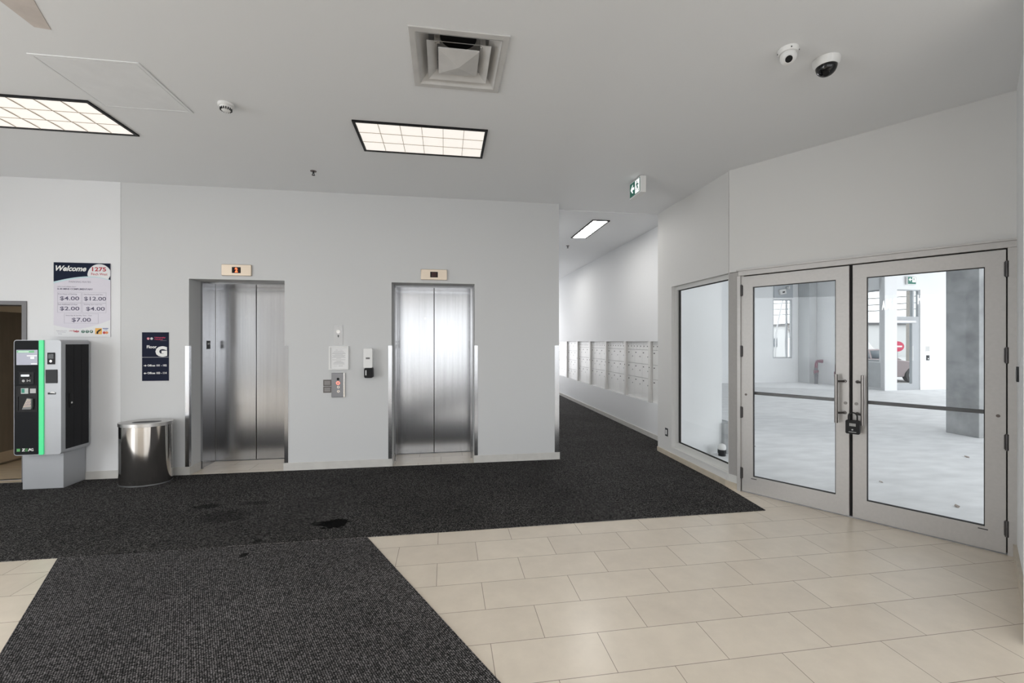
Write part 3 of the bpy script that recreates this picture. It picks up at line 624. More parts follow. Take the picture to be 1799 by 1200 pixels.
g = MB(); g.cyl((0, 0, .165), (0, 0, .169), .125, n=32); g.build('duct_mouth', black, r)

r = thing('ceiling_hatch', 'square painted access panel in the ceiling beside the left light', 'access panel', (-2.425, 3.695, H))
hm = mat('hatch_paint', (.82, .83, .84), .6, var=.03, vscale=6)
g = MB(); g.prism(sq(.335), -.006, 0, holes=[sq(.312)]); g.build('frame', hm, r, bevel=.002)
g = MB(); g.prism(sq(.309), -.005, 0); g.build('panel', hm, r, bevel=.001)
# scuffed patch of bare drywall repair
pts = [(-2.486, 2.3), (-2.10, 2.3), (-2.275, 2.80), (-2.403, 3.088), (-2.484, 3.076)]
g = MB(); g.prism(pts, H-.0025, H); tag(g.build('ceiling_patch', mat('bare_patch', (.62, .56, .52), .8, var=.08, vscale=9), bevel=.0012), 'unpainted beige repair patch on the ceiling near the top left', 'patch')

r = thing('smoke_detector', 'round white smoke detector on the ceiling beside the hatch', 'smoke detector', (-1.755, 3.84, H))
g = MB(); g.lathe([(.001, -.026), (.052, -.026), (.058, -.02), (.058, -.001), (.001, -.001)][::-1]); g.build('base', white, r)
g = MB(); g.lathe([(.001, -.060), (.022, -.060), (.034, -.052), (.048, -.026), (.001, -.026)][::-1]); hd = g.build('sensor_head', white, r)
g = MB()
for i in range(16):
    t0 = 2*PI*i/16; g.box(.031, .0435, -.0035, .0035, -.053, -.036, M=Matrix.Rotation(t0, 4, 'Z'))
g.build('grille', dark, hd)
def sprinkler(x, y, lab, zc=H):
    r = thing('sprinkler', lab, 'sprinkler', (x, y, zc))
    g = MB(); g.lathe([(.001, -.006), (.032, -.006), (.034, -.001), (.001, -.001)][::-1], 20); g.build('escutcheon', mat('brown_bronze', (.16, .13, .12), .4, .6), r)
    g = MB(); g.cyl((0, 0, -.03), (0, 0, -.004), .008, n=12); g.cyl((.011, 0, -.045), (.008, 0, -.025), .003, n=8); g.cyl((-.011, 0, -.045), (-.008, 0, -.025), .003, n=8); b_ = g.build('body', dark, r)
    g = MB(); g.cyl((0, 0, -.048), (0, 0, -.045), .018, n=16); g.build('deflector', dark, b_)
sprinkler(-1.47, 5.20, 'small dark sprinkler head on the ceiling above the left lift'); sprinkler(2.42, 8.43, 'small dark sprinkler head on the corridor ceiling', H-.012)

r = thing('security_camera', 'white eyeball security camera on the ceiling, left of the two', 'camera', (2.235, 2.56, H))
g = MB(); g.lathe([(.001, -.03), (.054, -.03), (.060, -.022), (.062, -.001), (.001, -.001)][::-1]); g.build('base', white, r)
g = MB(); aim = Vector((-.45, -.62, -.64)).normalized()
g.lathe([(.049*math.sin(PI*i/14)+.0005, -.052-.049*math.cos(PI*i/14)) for i in range(15)], 24); eb = g.build('eyeball', white, r)
c0 = Vector((0, 0, -.052)); g = MB(); g.cyl(c0+aim*.038, c0+aim*.054, .027, .025); g.build('lens_ring', white, eb)
g = MB(); g.cyl(c0+aim*.053, c0+aim*.0556, .021); g.build('lens', black, eb)
for a_ in (2.6, 4.3, 5.6):
    g = MB(); g.cyl((.059*math.cos(a_), .059*math.sin(a_), -.02), (.063*math.cos(a_), .063*math.sin(a_), -.02), .004, n=8); g.build('screw', dark, r)
r = thing('dome_camera', 'black dome security camera with white ring on the ceiling, right of the two', 'camera', (2.575, 2.615, H))
g = MB(); g.lathe([(.001, -.05), (.066, -.05), (.078, -.03), (.082, -.001), (.001, -.001)][::-1], 32); g.build('ring', white, r)
g = MB(); g.lathe([(.062*math.cos(PI/2*i/10)+.0005, -.05-.062*math.sin(PI/2*i/10)) for i in range(11)][::1], 32); dm_ = g.build('dome', mat('smoked_dome', (.006, .006, .007), .05), r)
aim = Vector((-.42, -.40, -.81)).normalized(); c0 = Vector((0, 0, -.062)); g = MB(); g.cyl(c0+aim*.04, c0+aim*.062, .02, .019); g.build('lens', black, dm_)

# exit sign hung under the lobby ceiling
sgn_g = mat('exit_green', (.01, .14, .10), .4, emit=.12, ecol=(.01, .20, .13)); sgn_w = mat('exit_white', (.85, .85, .85), .4, emit=.75, ecol=(1, 1, 1))
def exit_sign(loc, rz, lab, w_=.30, h_=.20, flip=False):
    r = thing('exit_sign', lab, 'exit sign', loc, rz)
    g = MB(); g.box(-w_/2, w_/2, -.035, .035, -h_, -.008); g.build('housing', white, r, bevel=.003)
    g = MB(); g.box(-w_*.3, w_*.3, -.025, .025, -.009, 0); g.build('mount', steel_dark, r)
    g = MB(); g.wallprism(rect(-w_/2+.014, w_/2-.012, -h_+.016, -.022), -.037, -.035); fc = g.build('green_face', sgn_g, r)
    a = w_/2
    t = MB(); k = w_/.30
    t.wallprism([(x*k, z*k) for x, z in ((-.112, -.10), (-.062, -.05), (-.042, -.05), (-.070, -.085), (-.015, -.085), (-.015, -.113), (-.070, -.113), (-.042, -.15), (-.062, -.15))], -.0385, -.0368)
    t.wallprism([(x*k, z*k) for x, z in ((.012, -.028), (.125, -.028), (.125, -.178), (.012, -.178))], -.0385, -.0368); t.build('white_symbols', sgn_w, fc)
    t = MB(); q = lambda x, z: (x*k, z*k)
    t.poly(disc(.062*k, -.050*k, .011*k, 14), -.0386)
    for pts_ in ([(.048, -.066), (.072, -.062), (.080, -.105), (.056, -.108)], [(.058, -.10), (.078, -.10), (.098, -.132), (.088, -.140), (.066, -.115)], [(.086, -.130), (.097, -.135), (.108, -.168), (.096, -.168)],
                 [(.058, -.104), (.070, -.110), (.050, -.140), (.030, -.146), (.028, -.137), (.044, -.130)], [(.050, -.066), (.054, -.078), (.034, -.096), (.026, -.088)], [(.072, -.064), (.096, -.086), (.110, -.080), (.112, -.089), (.094, -.098), (.070, -.080)]):
        t.poly([q(*p) for p in pts_], -.0386)
    t.build('running_figure', sgn_g, fc)
    return r
exit_sign((2.26, 4.885, H), -PI/2, 'green running-man exit sign with left arrow hanging from the lobby ceiling')

# ------------------------------------------------------------------ mailboxes
mail_m = mat('mailbox_paint', (.86, .86, .85), .4); mail_post = mat('mail_post', (.74, .73, .71), .4)
lab_m = mat('number_label', (.06, .06, .06), .5)
divs = [6.03, 7.075, 8.112, 9.155, 10.22, 11.243, 12.29, 13.33]
names = ['cluster of mailboxes nearest the shopfront window', 'second bank of mailboxes along the corridor from the window', 'third bank of mailboxes along the corridor from the window', 'fourth bank of mailboxes along the corridor from the window',
         'fifth bank of mailboxes along the corridor from the window', 'sixth bank of mailboxes, without the top row of small doors', 'farthest bank of mailboxes at the deep end of the corridor']
for bi in range(7):
    y0, y1 = divs[bi]+.045, divs[bi+1]-.045
    if bi == 0: y0 = 6.20
    r = thing('mailbox_bank', 'white '+names[bi], 'mailboxes', (XC, y1, .602), -PI/2, 'banks of mailboxes set in the corridor wall')
    Wd = y1-y0; x_off = 0
    g = MB(); g.box(0, Wd, .050, .074, .0, 1.048); g.build('back_frame', mat('mail_gap', (.48, .48, .48), .6), r)
    def mdoor(x0, x1, z0, z1, lab_=True, small=False):
        g = MB(); g.box(x0+.003, x1-.003, .038, .050, z0+.004, z1-.004); d = g.build('mailbox_door', mail_m, r)
        if small:
            g = MB(); g.box(x0+.02, x0+.045, .036, .0385, z0+.055, z0+.072); g.build('lock', lab_m, d)
        else:
            g = MB(); g.box(x0+.035, x0+.075, .036, .0385, z1-.062, z1-.045); g.build('number_plate', lab_m, d)
            g = MB(); g.cyl((x0+(x1-x0)*.72, .032, z1-.125), (x0+(x1-x0)*.72, .0385, z1-.125), .011, n=10); g.build('lock', steel_dark, d)
    full = 1.03-.09; st = full/3
    rows = [(.645, .898), (.395, .645), (.0, .395)] if bi < 5 else [(.79, 1.048), (.53, .79), (.27, .53), (0, .27)]
    for (z0, z1) in rows:
        for c in range(3):
            a = c*st; b = min((c+1)*st, Wd)
            if a < Wd-.08: mdoor(a, b, z0, z1)
    if bi < 5:
        for c in range(7):
            a = c*full/7; b = (c+1)*full/7
            if b < Wd+.01: mdoor(a, min(b, Wd), .898, 1.048, small=True)
for i, y in enumerate(divs[1:-1]):
    r = thing('mailbox_post', 'pale upright post between two mailbox banks, number %s from the window' % ['one', 'two', 'three', 'four', 'five', 'six'][i] if False else
              ['pale upright post between the nearest and second mailbox banks', 'pale upright post between the second and third mailbox banks', 'pale upright post between the third and fourth mailbox banks', 'pale upright post between the fourth and fifth mailbox banks',
               'pale upright post between the fifth and sixth mailbox banks', 'pale upright post between the sixth and farthest mailbox banks'][i], 'post', (XC, y, .602), -PI/2, 'posts between the mailbox banks')
    g = MB(); g.box(-.042, .042, -.004, .05, 0, 1.048); g.build('post_body', mail_post, r, bevel=.002)
    g = MB(); g.box(.036, .066, -.012, .0, .745, .760); g.build('latch', white, r)
    g = MB(); g.cyl((0, -.009, .60), (0, -.003, .60), .009, n=10); g.build('lock', dark, r)

# ------------------------------------------------------------------ side window in the shopfront (W2)
r = sroot('window_1', (XW, 6.165, 0), -PI/2, 'tall side window beside the shopfront doors')
x0, x1, z0, z1 = .40, 1.655, .15, 2.425
g = MB(); g.wallprism(rect(x0, x1, z0, z1), .05, .12, holes=[rect(x0+.055, x1-.03, z0+.075, z1-.055)]); g.build('window_frame', alu_light, r, bevel=.002)
g = MB(); g.wallprism(rect(x0+.05, x1-.025, z0+.07, z1-.05), .078, .09, holes=[rect(x0+.100, x1-.036, z0+.090, z1-.066)]); g.build('gasket', gasket, r)
g = MB(); g.box(x0+.06, x1-.03, .082, .088, z0+.075, z1-.06); g.build('glass_pane', PANE, r)
g = MB(); g.box(x0-.0, x1-.01, -.004, .05, z0-.004, z0+.004); g.build('window_sill', alu_light, r, bevel=.002)
for i, (a, b) in enumerate(((0, .7), (.702, 1.40), (1.402, 1.62))):
    g = MB(); g.box(a, b, -.012, 0, 0, .07); ob = g.build('baseboard_window', base_beige, smooth=False); ob.location = (XW, 6.165, 0); ob.rotation_euler = (0, 0, -PI/2); struct(ob)
# chamfered end of the low wall next to the door post
P_a = (XW-.012, 4.545); P_b = (XW+.010, 4.45)
f = MB(); f.prism([(XW-.012, 4.55), (XW+.06, 4.55), (XW+.09, 4.415), (XW+.028, 4.395)], 0, .07); struct(f.build('baseboard_post', base_beige, smooth=False))
f = MB(); f.prism([(XW-.006, 4.55), (XW+.06, 4.55), (XW+.09, 4.415), (XW+.032, 4.395)], .07, .155); struct(f.build('trim_3', alu_light, smooth=False))
f = MB(); f.prism([(XW+.002, 4.50), (XW+.10, 4.50), (XW+.13, 4.43), (S0[0]+.02, S0[1]-.01), (S0[0]-.015, S0[1]+.022)], .155, 2.42); struct(f.build('trim_1', alu, smooth=False), 'aluminium corner post beside the doors')

# light switch plates
def switch(loc, rz, lab, w_=.075, h_=.115):
    r = thing('wall_switch', lab, 'switch', loc, rz)
    g = MB(); g.box(-w_/2, w_/2, -.006, 0, -h_/2, h_/2); g.build('cover_plate', dark, r, bevel=.0015)
    g = MB(); g.box(-.017, .017, -.010, -.005, -.034, .034); g.build('rocker', white, r, bevel=.002)
switch((XW, 5.90, .337), -PI/2, 'dark-rimmed wall switch low on the wall left of the side window')
e4 = Vector((-.824, -.566, 0)); pq = Vector((*W3E, 0))+e4*.21
r = thing('wall_switch', 'dark push plate on the right wall beside the glass doors', 'switch', (pq.x, pq.y, 1.41), W4A+PI)
g = MB(); g.box(-.035, .035, -.012, 0, -.055, .055); g.build('cover_plate', dark, r, bevel=.002); g = MB(); g.box(-.018, .018, -.015, -.011, -.03, .03); g.build('rocker', mat('rocker_grey', (.3, .3, .3), .4), r)

# ------------------------------------------------------------------ shopfront double doors (W3)
r = sroot('trim_2', (*S0, 0), W3A, 'aluminium frame around the glass double doors')
g = MB(); g.box(-.03, 1.985, -.012, .10, 2.373, 2.425); g.build('frame_head', alu, r, bevel=.002)
g = MB(); g.box(1.936, 1.985, -.012, .10, 0, 2.373); g.build('frame_jamb', alu, r, bevel=.002)
g = MB(); g.box(-.045, -.006, -.010, .10, 0, 2.373); g.build('frame_jamb', alu, r, bevel=.002)
g = MB(); g.box(-.05, 1.995, -.022, .0, 2.425, 2.440); g.build('frame_ledge', alu, r)
for a_, b_ in ((-.02, .016), (.950, .984), (1.918, 1.95)):
    g = MB(); g.box(a_, b_, .046, .060, .006, 2.38); g.build('door_stop', gasket, r)
g = MB(); g.box(-.02, 1.96, .046, .060, 2.35, 2.38); g.build('door_stop', gasket, r)
g = MB(); g.box(-.02, 1.97, .02, .08, -.001, .006); g.build('threshold', steel_dark, r)
handle_m = mat('handle_steel', (.30, .28, .265), .3, .9)
def leaf(name, xh, s, lab):
    # xh hinge-side edge (in W3 coordinates), s=+1 opens to +x from hinge (left leaf) or -1 (right leaf)
    r = sroot(name, (S0[0]+.548*xh, S0[1]-.836*xh, 0), W3A, lab)
    Wl = .95
    def X(a): return s*a
    def R(a, b, z0, z1): return rect(min(X(a), X(b)), max(X(a), X(b)), z0, z1)
    gi, go = .112, .846                                   # glass from hinge side to meeting side
    g = MB(); g.wallprism(R(0, Wl, .010, 2.363), 0, .045, holes=[R(gi, go, .185, 2.24)]); fr = g.build('door_frame', alu, r, bevel=.002)
    g = MB(); g.wallprism(R(gi-.001, go+.001, .184, 2.241), .008, .036, holes=[R(gi+.006, go-.006, .191, 2.234)]); g.build('gasket', gasket, r)
    g = MB(); g.box(min(X(gi), X(go)), max(X(gi), X(go)), .019, .025, .185, 2.24); g.build('glass_pane', PANE, r)
    for z in ((2.21, 1.543, .872, .205)):
        g = MB(); g.cyl((X(-.003), -.010, z-.062), (X(-.003), -.010, z+.062), .0105, n=14); g.box(min(X(-.02), X(.012)), max(X(-.02), X(.012)), -.006, .0, z-.055, z+.055); g.build('hinge', mat('hinge_steel', (.08, .075, .075), .4, .7), r)
    xp = X(.864)
    g = MB(); g.cyl((xp, -.072, .885), (xp, -.072, 1.342), .0145); pu = g.build('pull_handle', handle_m, r)
    xs_ = X(.915)
    for z in (.978, 1.275):
        g = MB(); g.cyl((xp, -.068, z), (xs_, -.012, z), .0095); g.cyl((xs_, -.018, z), (xs_, 0, z), .013, .016); g.build('standoff', mat('standoff_steel', (.12, .11, .105), .35, .8), pu)
    g = MB(); g.cyl((X(.922), -.005, 1.07), (X(.922), 0, 1.07), .014); g.build('lock_cylinder', mat('cylinder_steel', (.17, .16, .15), .4, .7), r)
    g = MB(); g.cyl((X(.042), -.004, 1.07), (X(.042), 0, 1.07), .012); g.build('bolt_cap', mat('cap_brown', (.12, .10, .09), .4, .5), r)
    g = MB(); g.box(min(X(.05), X(.90)), max(X(.05), X(.90)), .075, .10, 1.068, 1.10); g.cyl((X(.06), .045, 1.085), (X(.06), .08, 1.085), .014); g.cyl((X(.89), .045, 1.085), (X(.89), .08, 1.085), .014); g.build('panic_bar', mat('bar_dark', (.07, .07, .075), .4, .3), r, bevel=.004)
    g = MB(); g.box(min(X(.095), X(.15)), max(X(.095), X(.15)), -.004, 0, .160, .166); g.build('rail_bolt', gasket, r)
    return r
leaf('door_1', .004, 1, 'left glass leaf of the shopfront double doors')
leaf('door_2', 1.930, -1, 'right glass leaf of the shopfront double doors')
# reflection of a shop sign, painted as faint mirrored letters on the right pane
refl_mat = bpy.data.materials.new('painted_reflection'); refl_mat.use_nodes = True; nt = refl_mat.node_tree; nt.nodes.clear()
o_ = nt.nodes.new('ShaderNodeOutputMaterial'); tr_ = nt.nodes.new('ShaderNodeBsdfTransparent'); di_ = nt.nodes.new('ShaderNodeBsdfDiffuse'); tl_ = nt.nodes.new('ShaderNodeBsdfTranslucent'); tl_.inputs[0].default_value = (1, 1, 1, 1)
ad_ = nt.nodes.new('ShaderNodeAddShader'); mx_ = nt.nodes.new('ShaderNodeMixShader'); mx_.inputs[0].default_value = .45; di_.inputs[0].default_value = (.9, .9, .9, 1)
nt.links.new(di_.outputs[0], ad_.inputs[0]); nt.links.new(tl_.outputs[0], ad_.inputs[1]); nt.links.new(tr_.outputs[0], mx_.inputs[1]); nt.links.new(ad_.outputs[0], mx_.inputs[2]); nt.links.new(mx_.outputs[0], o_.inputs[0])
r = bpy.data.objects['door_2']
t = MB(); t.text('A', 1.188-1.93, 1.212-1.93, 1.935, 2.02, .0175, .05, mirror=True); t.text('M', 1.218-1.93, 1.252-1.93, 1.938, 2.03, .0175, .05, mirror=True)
t.text('R', 1.258-1.93, 1.286-1.93, 1.940, 2.034, .0175, .05, mirror=True); t.text('H', 1.425-1.93, 1.449-1.93, 1.972, 2.052, .0175, .05); t.build('reflected_lettering', refl_mat, r)

# padlock hung on the right pull handle
def w3(s, y, z): return (S0[0]+.548*s+.836*y, S0[1]-.836*s+.548*y, z)
r = thing('padlock', 'black combination padlock hanging from the right pull handle', 'padlock', w3(.995, -.075, .80), W3A)
g = MB(); g.wallprism(rrect(-.052, .052, .0, .125, .012), -.02, .02); bo = g.build('body', black, r, bevel=.006, seg=3)
g = MB(); pts = [(-.032, 0, .115), (-.032, 0, .16)]+[(-.032*math.cos(PI*i/10), .0, .16+.034*math.sin(PI*i/10)) for i in range(1, 10)]+[(.032, 0, .16), (.032, 0, .115)]
g.tube(pts, .0065, 10); g.build('shackle', gasket, r)
g = MB()
for k in range(4): g.wallprism(rrect(-.022+k*.012, -.012+k*.012, .072, .098, .002), -.023, -.019)
g.build('dials', mat('dial_grey', (.38, .38, .37), .4), bo)
t = MB(); t.wallprism(disc(0, .04, .007, 12), -.0212, -.0198); t.box(-.028, .028, -.0212, -.0198, .016, .021); t.build('small_mark', MATS['mark_grey'], bo)

# ------------------------------------------------------------------ left side doorway
r = sroot('door_5', (-4.897, YB-.004, 0), 0, 'grey framed doorway at the left edge with a brown door inside')
g = MB(); g.wallprism([(-1.10, 0), (-1.05, 0), (-1.05, 2.078), (0, 2.078), (0, 0), (.048, 0), (.048, 2.124), (-1.10, 2.124)], -.012, .24); g.build('door_frame', frame_grey, r, bevel=.002)
g = MB(); ML = Matrix.Translation((-1.03, .26, 0)) @ Matrix.Rotation(PI/2-.03, 4, 'Z'); g.box(0, .95, -.045, 0, .01, 2.05, M=ML); lf = g.build('door_leaf', door_brown, r, bevel=.002)
g = MB(); g.box(.01, .94, -.048, -.045, .03, .17, M=ML); g.build('kick_plate', mat('kick_plate', (.50, .40, .28), .4), lf)
g = MB(); g.tube([tuple(ML @ Vector(p)) for p in ((.88, -.045, 1.0), (.88, -.095, 1.0), (.77, -.095, 1.0))], .010); g.build('lever_handle', steel_dark, lf)
g = MB(); g.box(-1.05, 0, .10, .14, 0.0, .006); g.build('threshold', steel_dark, r)
room_m = mat('side_room_paint', (.55, .50, .42), .7)
f = MB(); f.box(-10, -4.2, 9.9, 10, 0, 3); struct(f.build('wall_side_room', room_m, smooth=False))
f = MB(); f.box(-10.1, -10, 6.1, 10, 0, 3); struct(f.build('wall_side_room', room_m, smooth=False))
f = MB(); f.box(-4.3, -4.2, YB+.2, 10, 0, 3); struct(f.build('wall_side_room', room_m, smooth=False))
f = MB(); f.box(-10.1, -7.1, YB, YB+.2, 0, 3); struct(f.build('wall_side_room', room_m, smooth=False))
l = bpy.data.lights.new('side_room_lamp', 'AREA'); l.size = .6; l.energy = 14; l.color = (1, .9, .75); lo = bpy.data.objects.new('side_room_lamp', l); C.objects.link(lo); lo.location = (-7.2, 8.2, 2.88)

# ------------------------------------------------------------------ empty unit beyond the shopfront
f = MB(); f.box(XC+.12, XC+.22, 6.0, 15.9, 0, 4.6); struct(f.build('wall_unit_left', wall_unit, smooth=False))
f = MB(); f.box(XW+.145, 4.05, 5.90, 6.02, 0, 4.6); struct(f.build('wall_unit_stub', wall_unit, smooth=False))
f = MB(); f.wallprism(rect(XC+.12, 14.75, 0, 4.6), 15.8, 15.95, holes=[rect(13.10, 13.98, .97, 3.36)]); struct(f.build('wall_unit_back', wall_unit, smooth=False))
f = MB(); f.box(13.12, 13.96, 15.75, 15.80, 3.42, 4.6); struct(f.build('wall_unit_panel', wall_primer, smooth=False), 'grey unfinished panel above the far window')
f = MB(); f.box(XC+.22, 13.9, 15.77, 15.8, 0, .22); struct(f.build('baseboard_unit', wall_unit, smooth=False))
MB90 = Matrix.Translation((14.6, 0, 0)) @ Matrix.Rotation(-PI/2, 4, 'Z')
f = MB(); f.wallprism(rect(-15.8, -12.6, 0, 4.6), 0, .14, holes=[rect(-14.0, -12.70, .97, 3.42)], M=MB90); struct(f.build('wall_unit_right', wall_unit, smooth=False))
f = MB(); f.wallprism([(14.6, 0), (15.06, 0), (15.06, 3.42), (16.06, 3.42), (16.06, 0), (UW, 0), (UW, 4.6), (14.6, 4.6)], 12.6, 12.75); struct(f.build('wall_unit_entry', wall_unit, smooth=False))
f = MB(); f.box(14.58, 15.06, 12.54, 12.6, 0, 4.6); struct(f.build('wall_unit_post', wall_light, smooth=False))
f = MB(); f.wallprism([(-20+8, 0), (0, 0), (0, 4.6), (-12, 4.6)], 0, .1, M=Matrix.Translation((7.9, -1.95, 0)))   # behind the doors, south side sill
f = MB(); f.box(4.35, 5.75, 2.55, 2.70, 0, 4.6, M=Matrix.Translation((4.35, 2.7, 0)) @ Matrix.Rotation(-.45, 4, 'Z') @ Matrix.Translation((-4.35, -2.7, 0))); struct(f.build('wall_unit_near', wall_unit, smooth=False))

far_frame = mat('far_grey_frame', (.42, .44, .46), .5)
def window(name, loc, rz, w_, h_, lab, mull=None, m=None):
    r = sroot(name, loc, rz, lab)
    holes = [rect(.05, (mull or w_)-.05, .05, h_-.05)]
    if mull: holes.append(rect(mull, w_-.05, .05, h_-.05))
    g = MB(); g.wallprism(rect(0, w_, 0, h_), 0, .07, holes=holes); g.build('window_frame', far_frame, r)
    g = MB(); g.box(.03, w_-.03, .03, .036, .03, h_-.03); g.build('glass_pane', PANE, r)
    return r
window('window_2', (13.10, 15.82, .97), 0, .88, 2.39, 'narrow tall window in the far wall of the empty unit', .68)
window('window_3', (14.62, 14.0, .97), -PI/2, 1.30, 2.45, 'window beside the far exterior door', None)
g = MB(); g.box(0, 1.3, -.02, .0, .08, .93); wp = g.build('trim_4', concrete_lt); wp.location = (14.6, 14.0, 0); wp.rotation_euler = (0, 0, -PI/2); struct(wp, 'grey panel under the window')
r = sroot('door_6', (15.06, 12.62, 0), 0, 'far exterior glass door with transom')
g = MB(); g.wallprism(rect(0, 1.0, 0, 3.42), 0, .09, holes=[rect(.03, .70, .21, 2.27), rect(.03, .72, 2.50, 3.38), rect(.78, .95, 2.50, 3.38)]); g.build('door_frame', far_frame, r)
g = MB(); g.box(.02, .97, .04, .046, .2, 3.39); g.build('glass_pane', PANE, r)
g = MB(); g.box(0, .80, -.05, 0, 2.29, 2.36); g.build('door_closer', steel_dark, r)
g = MB(); g.cyl((.66, -.05, 1.0), (.66, -.05, 1.5), .012); g.build('pull_handle', white, r)
exit_sign((15.62, 12.55, 3.86), 0, 'pale exit sign above the far exterior door', .34, .28)
r = thing('wall_plate', 'small grey notice plate on the far wall, upper of the pair', 'plate', (16.36, 12.6, 1.40))
g = MB(); g.box(-.08, .08, -.006, 0, -.09, .09); g.build('plate', white, r)
t = MB(); [t.box(-.065, .065, -.009, -.006, z, z+.022) for z in (-.07, -.03, .01, .05)]; t.build('print_lines', MATS['mark_grey'], r)
r = thing('card_reader', 'small dark card reader on the far wall, lower of the pair', 'card reader', (16.36, 12.6, 1.09))
g = MB(); g.box(-.055, .055, -.02, 0, -.085, .085); g.build('body', dark, r, bevel=.004); g = MB(); g.box(-.02, .02, -.023, -.019, -.05, -.01); g.build('marker', white, r)

r = thing('concrete_pillar', 'thick square raw concrete pillar standing inside the unit behind the right door', 'pillar', (9.0, 6.13, 0), 0)
g = MB(); g.box(0, .60, 0, .50, 0, 4.6); pc = g.build('shaft', concrete, r, bevel=.008)
r = thing('concrete_column', 'far concrete column in the back corner of the empty unit', 'column', (14.25, 15.25, 0))
g = MB(); g.box(0, .34, 0, .54, 0, 4.6); g.build('shaft', concrete_lt, r, bevel=.01)
vm = mat('valve_red', (.16, .035, .075), .4)
def standpipe(x, y, lab):
    r = thing('standpipe', lab, 'standpipe', (x, y, 0), 0, 'red-headed standpipes in the far corner')
    g = MB(); g.cyl((0, 0, 0), (0, 0, .35), .06); g.cyl((0, 0, .35), (0, 0, .40), .085); g.cyl((0, 0, .40), (0, 0, .62), .055); g.build('pipe', mat('pipe_dark', (.10, .10, .12), .5, .3), r)
    g = MB(); g.cyl((0, 0, .44), (0, 0, .54), .085); g.cyl((-.11, -.05, .44), (.08, .05, .46), .03); g.build('clamp', vm, r)
    g = MB(); g.tube([(0, 0, .60), (0, 0, .80), (.02, -.01, .86), (.07, -.03, .89), (.17, -.06, .88)], .055, 12); g.cyl((.15, -.05, .885), (.21, -.07, .88), .07); g.build('valve_head', vm, r)
standpipe(14.27, 15.0-.05, 'red-topped standpipe beside the far concrete column'); standpipe(14.27, 14.05, 'red-topped standpipe half hidden behind the meeting stiles of the doors')
r = thing('emergency_light', 'small white twin-head emergency light above the far window', 'emergency light', (13.50, 15.75, 3.66))
g = MB(); g.box(-.18, .10, -.08, 0, -.10, .10, M=Matrix.Rotation(-.2, 4, 'Y')); g.build('housing', white, r, bevel=.01); g = MB(); g.box(-.08, .03, -.083, -.079, -.04, .01, M=Matrix.Rotation(-.2, 4, 'Y')); g.build('badge', dark, r)
g = MB(); g.cyl((.16, -.06, .16), (.19, -.13, .15), .05, .06); g.build('lamp_head', white, r)
r = thing('pipe_stub', 'short dark pipe stub with round white cap behind the side window', 'pipe stub', (3.955, 5.76, 0))
g = MB(); g.cyl((0, 0, 0), (0, 0, .05), .05); g.cyl((0, 0, .04), (0, 0, .09), .058); g.build('pipe', dark, r); g = MB(); g.lathe([(.052, .09), (.055, .13), (.045, .16), (.02, .172), (.001, .174)]); g.build('cap', white, r)
f = MB(); f.box(4.045, 4.22, 5.84, 6.3, 0, .45); tag(f.build('concrete_block', concrete, bevel=.006), 'low raw concrete block beside the capped pipe stub', 'block')
g = MB(); g.tube([(4.66+.07*math.cos(t), 6.12+.10*math.sin(t), .02+.05*max(0, math.sin(t*.5))) for t in [i*.3 for i in range(22)]], .005, 8)
tag(g.build('cable_loop', gasket), 'black cable loop on the unit floor behind the left door', 'cable')
def scrap(x, y, a, lab, s=.05):
    g = MB(); g.add([(-s, -s*.4, 0), (0, -s*.6, .012), (s, -s*.2, .003), (s*.7, s*.5, .018), (-s*.2, s*.6, .006), (-s*.8, s*.3, .014)], [(0, 1, 4, 5), (1, 2, 3, 4)])
    o = g.build('paper_scrap', mat('scrap', (.42, .36, .32), .8), smooth=False); o.location = (x, y, .001); o.rotation_euler = (0, 0, a)
    md = o.modifiers.new('s', 'SOLIDIFY'); md.thickness = .001; tag(o, lab, 'scrap', 'paper scraps on the unit floor')
scrap(5.05, 3.62, .5, 'crumpled paper scrap on the unit floor, nearest the right door', .035); scrap(5.04, 4.38, 1.9, 'tiny paper scrap on the unit floor just right of the meeting stiles', .02); scrap(7.35, 5.15, .9, 'small paper scrap on the unit floor in front of the pillar', .04)

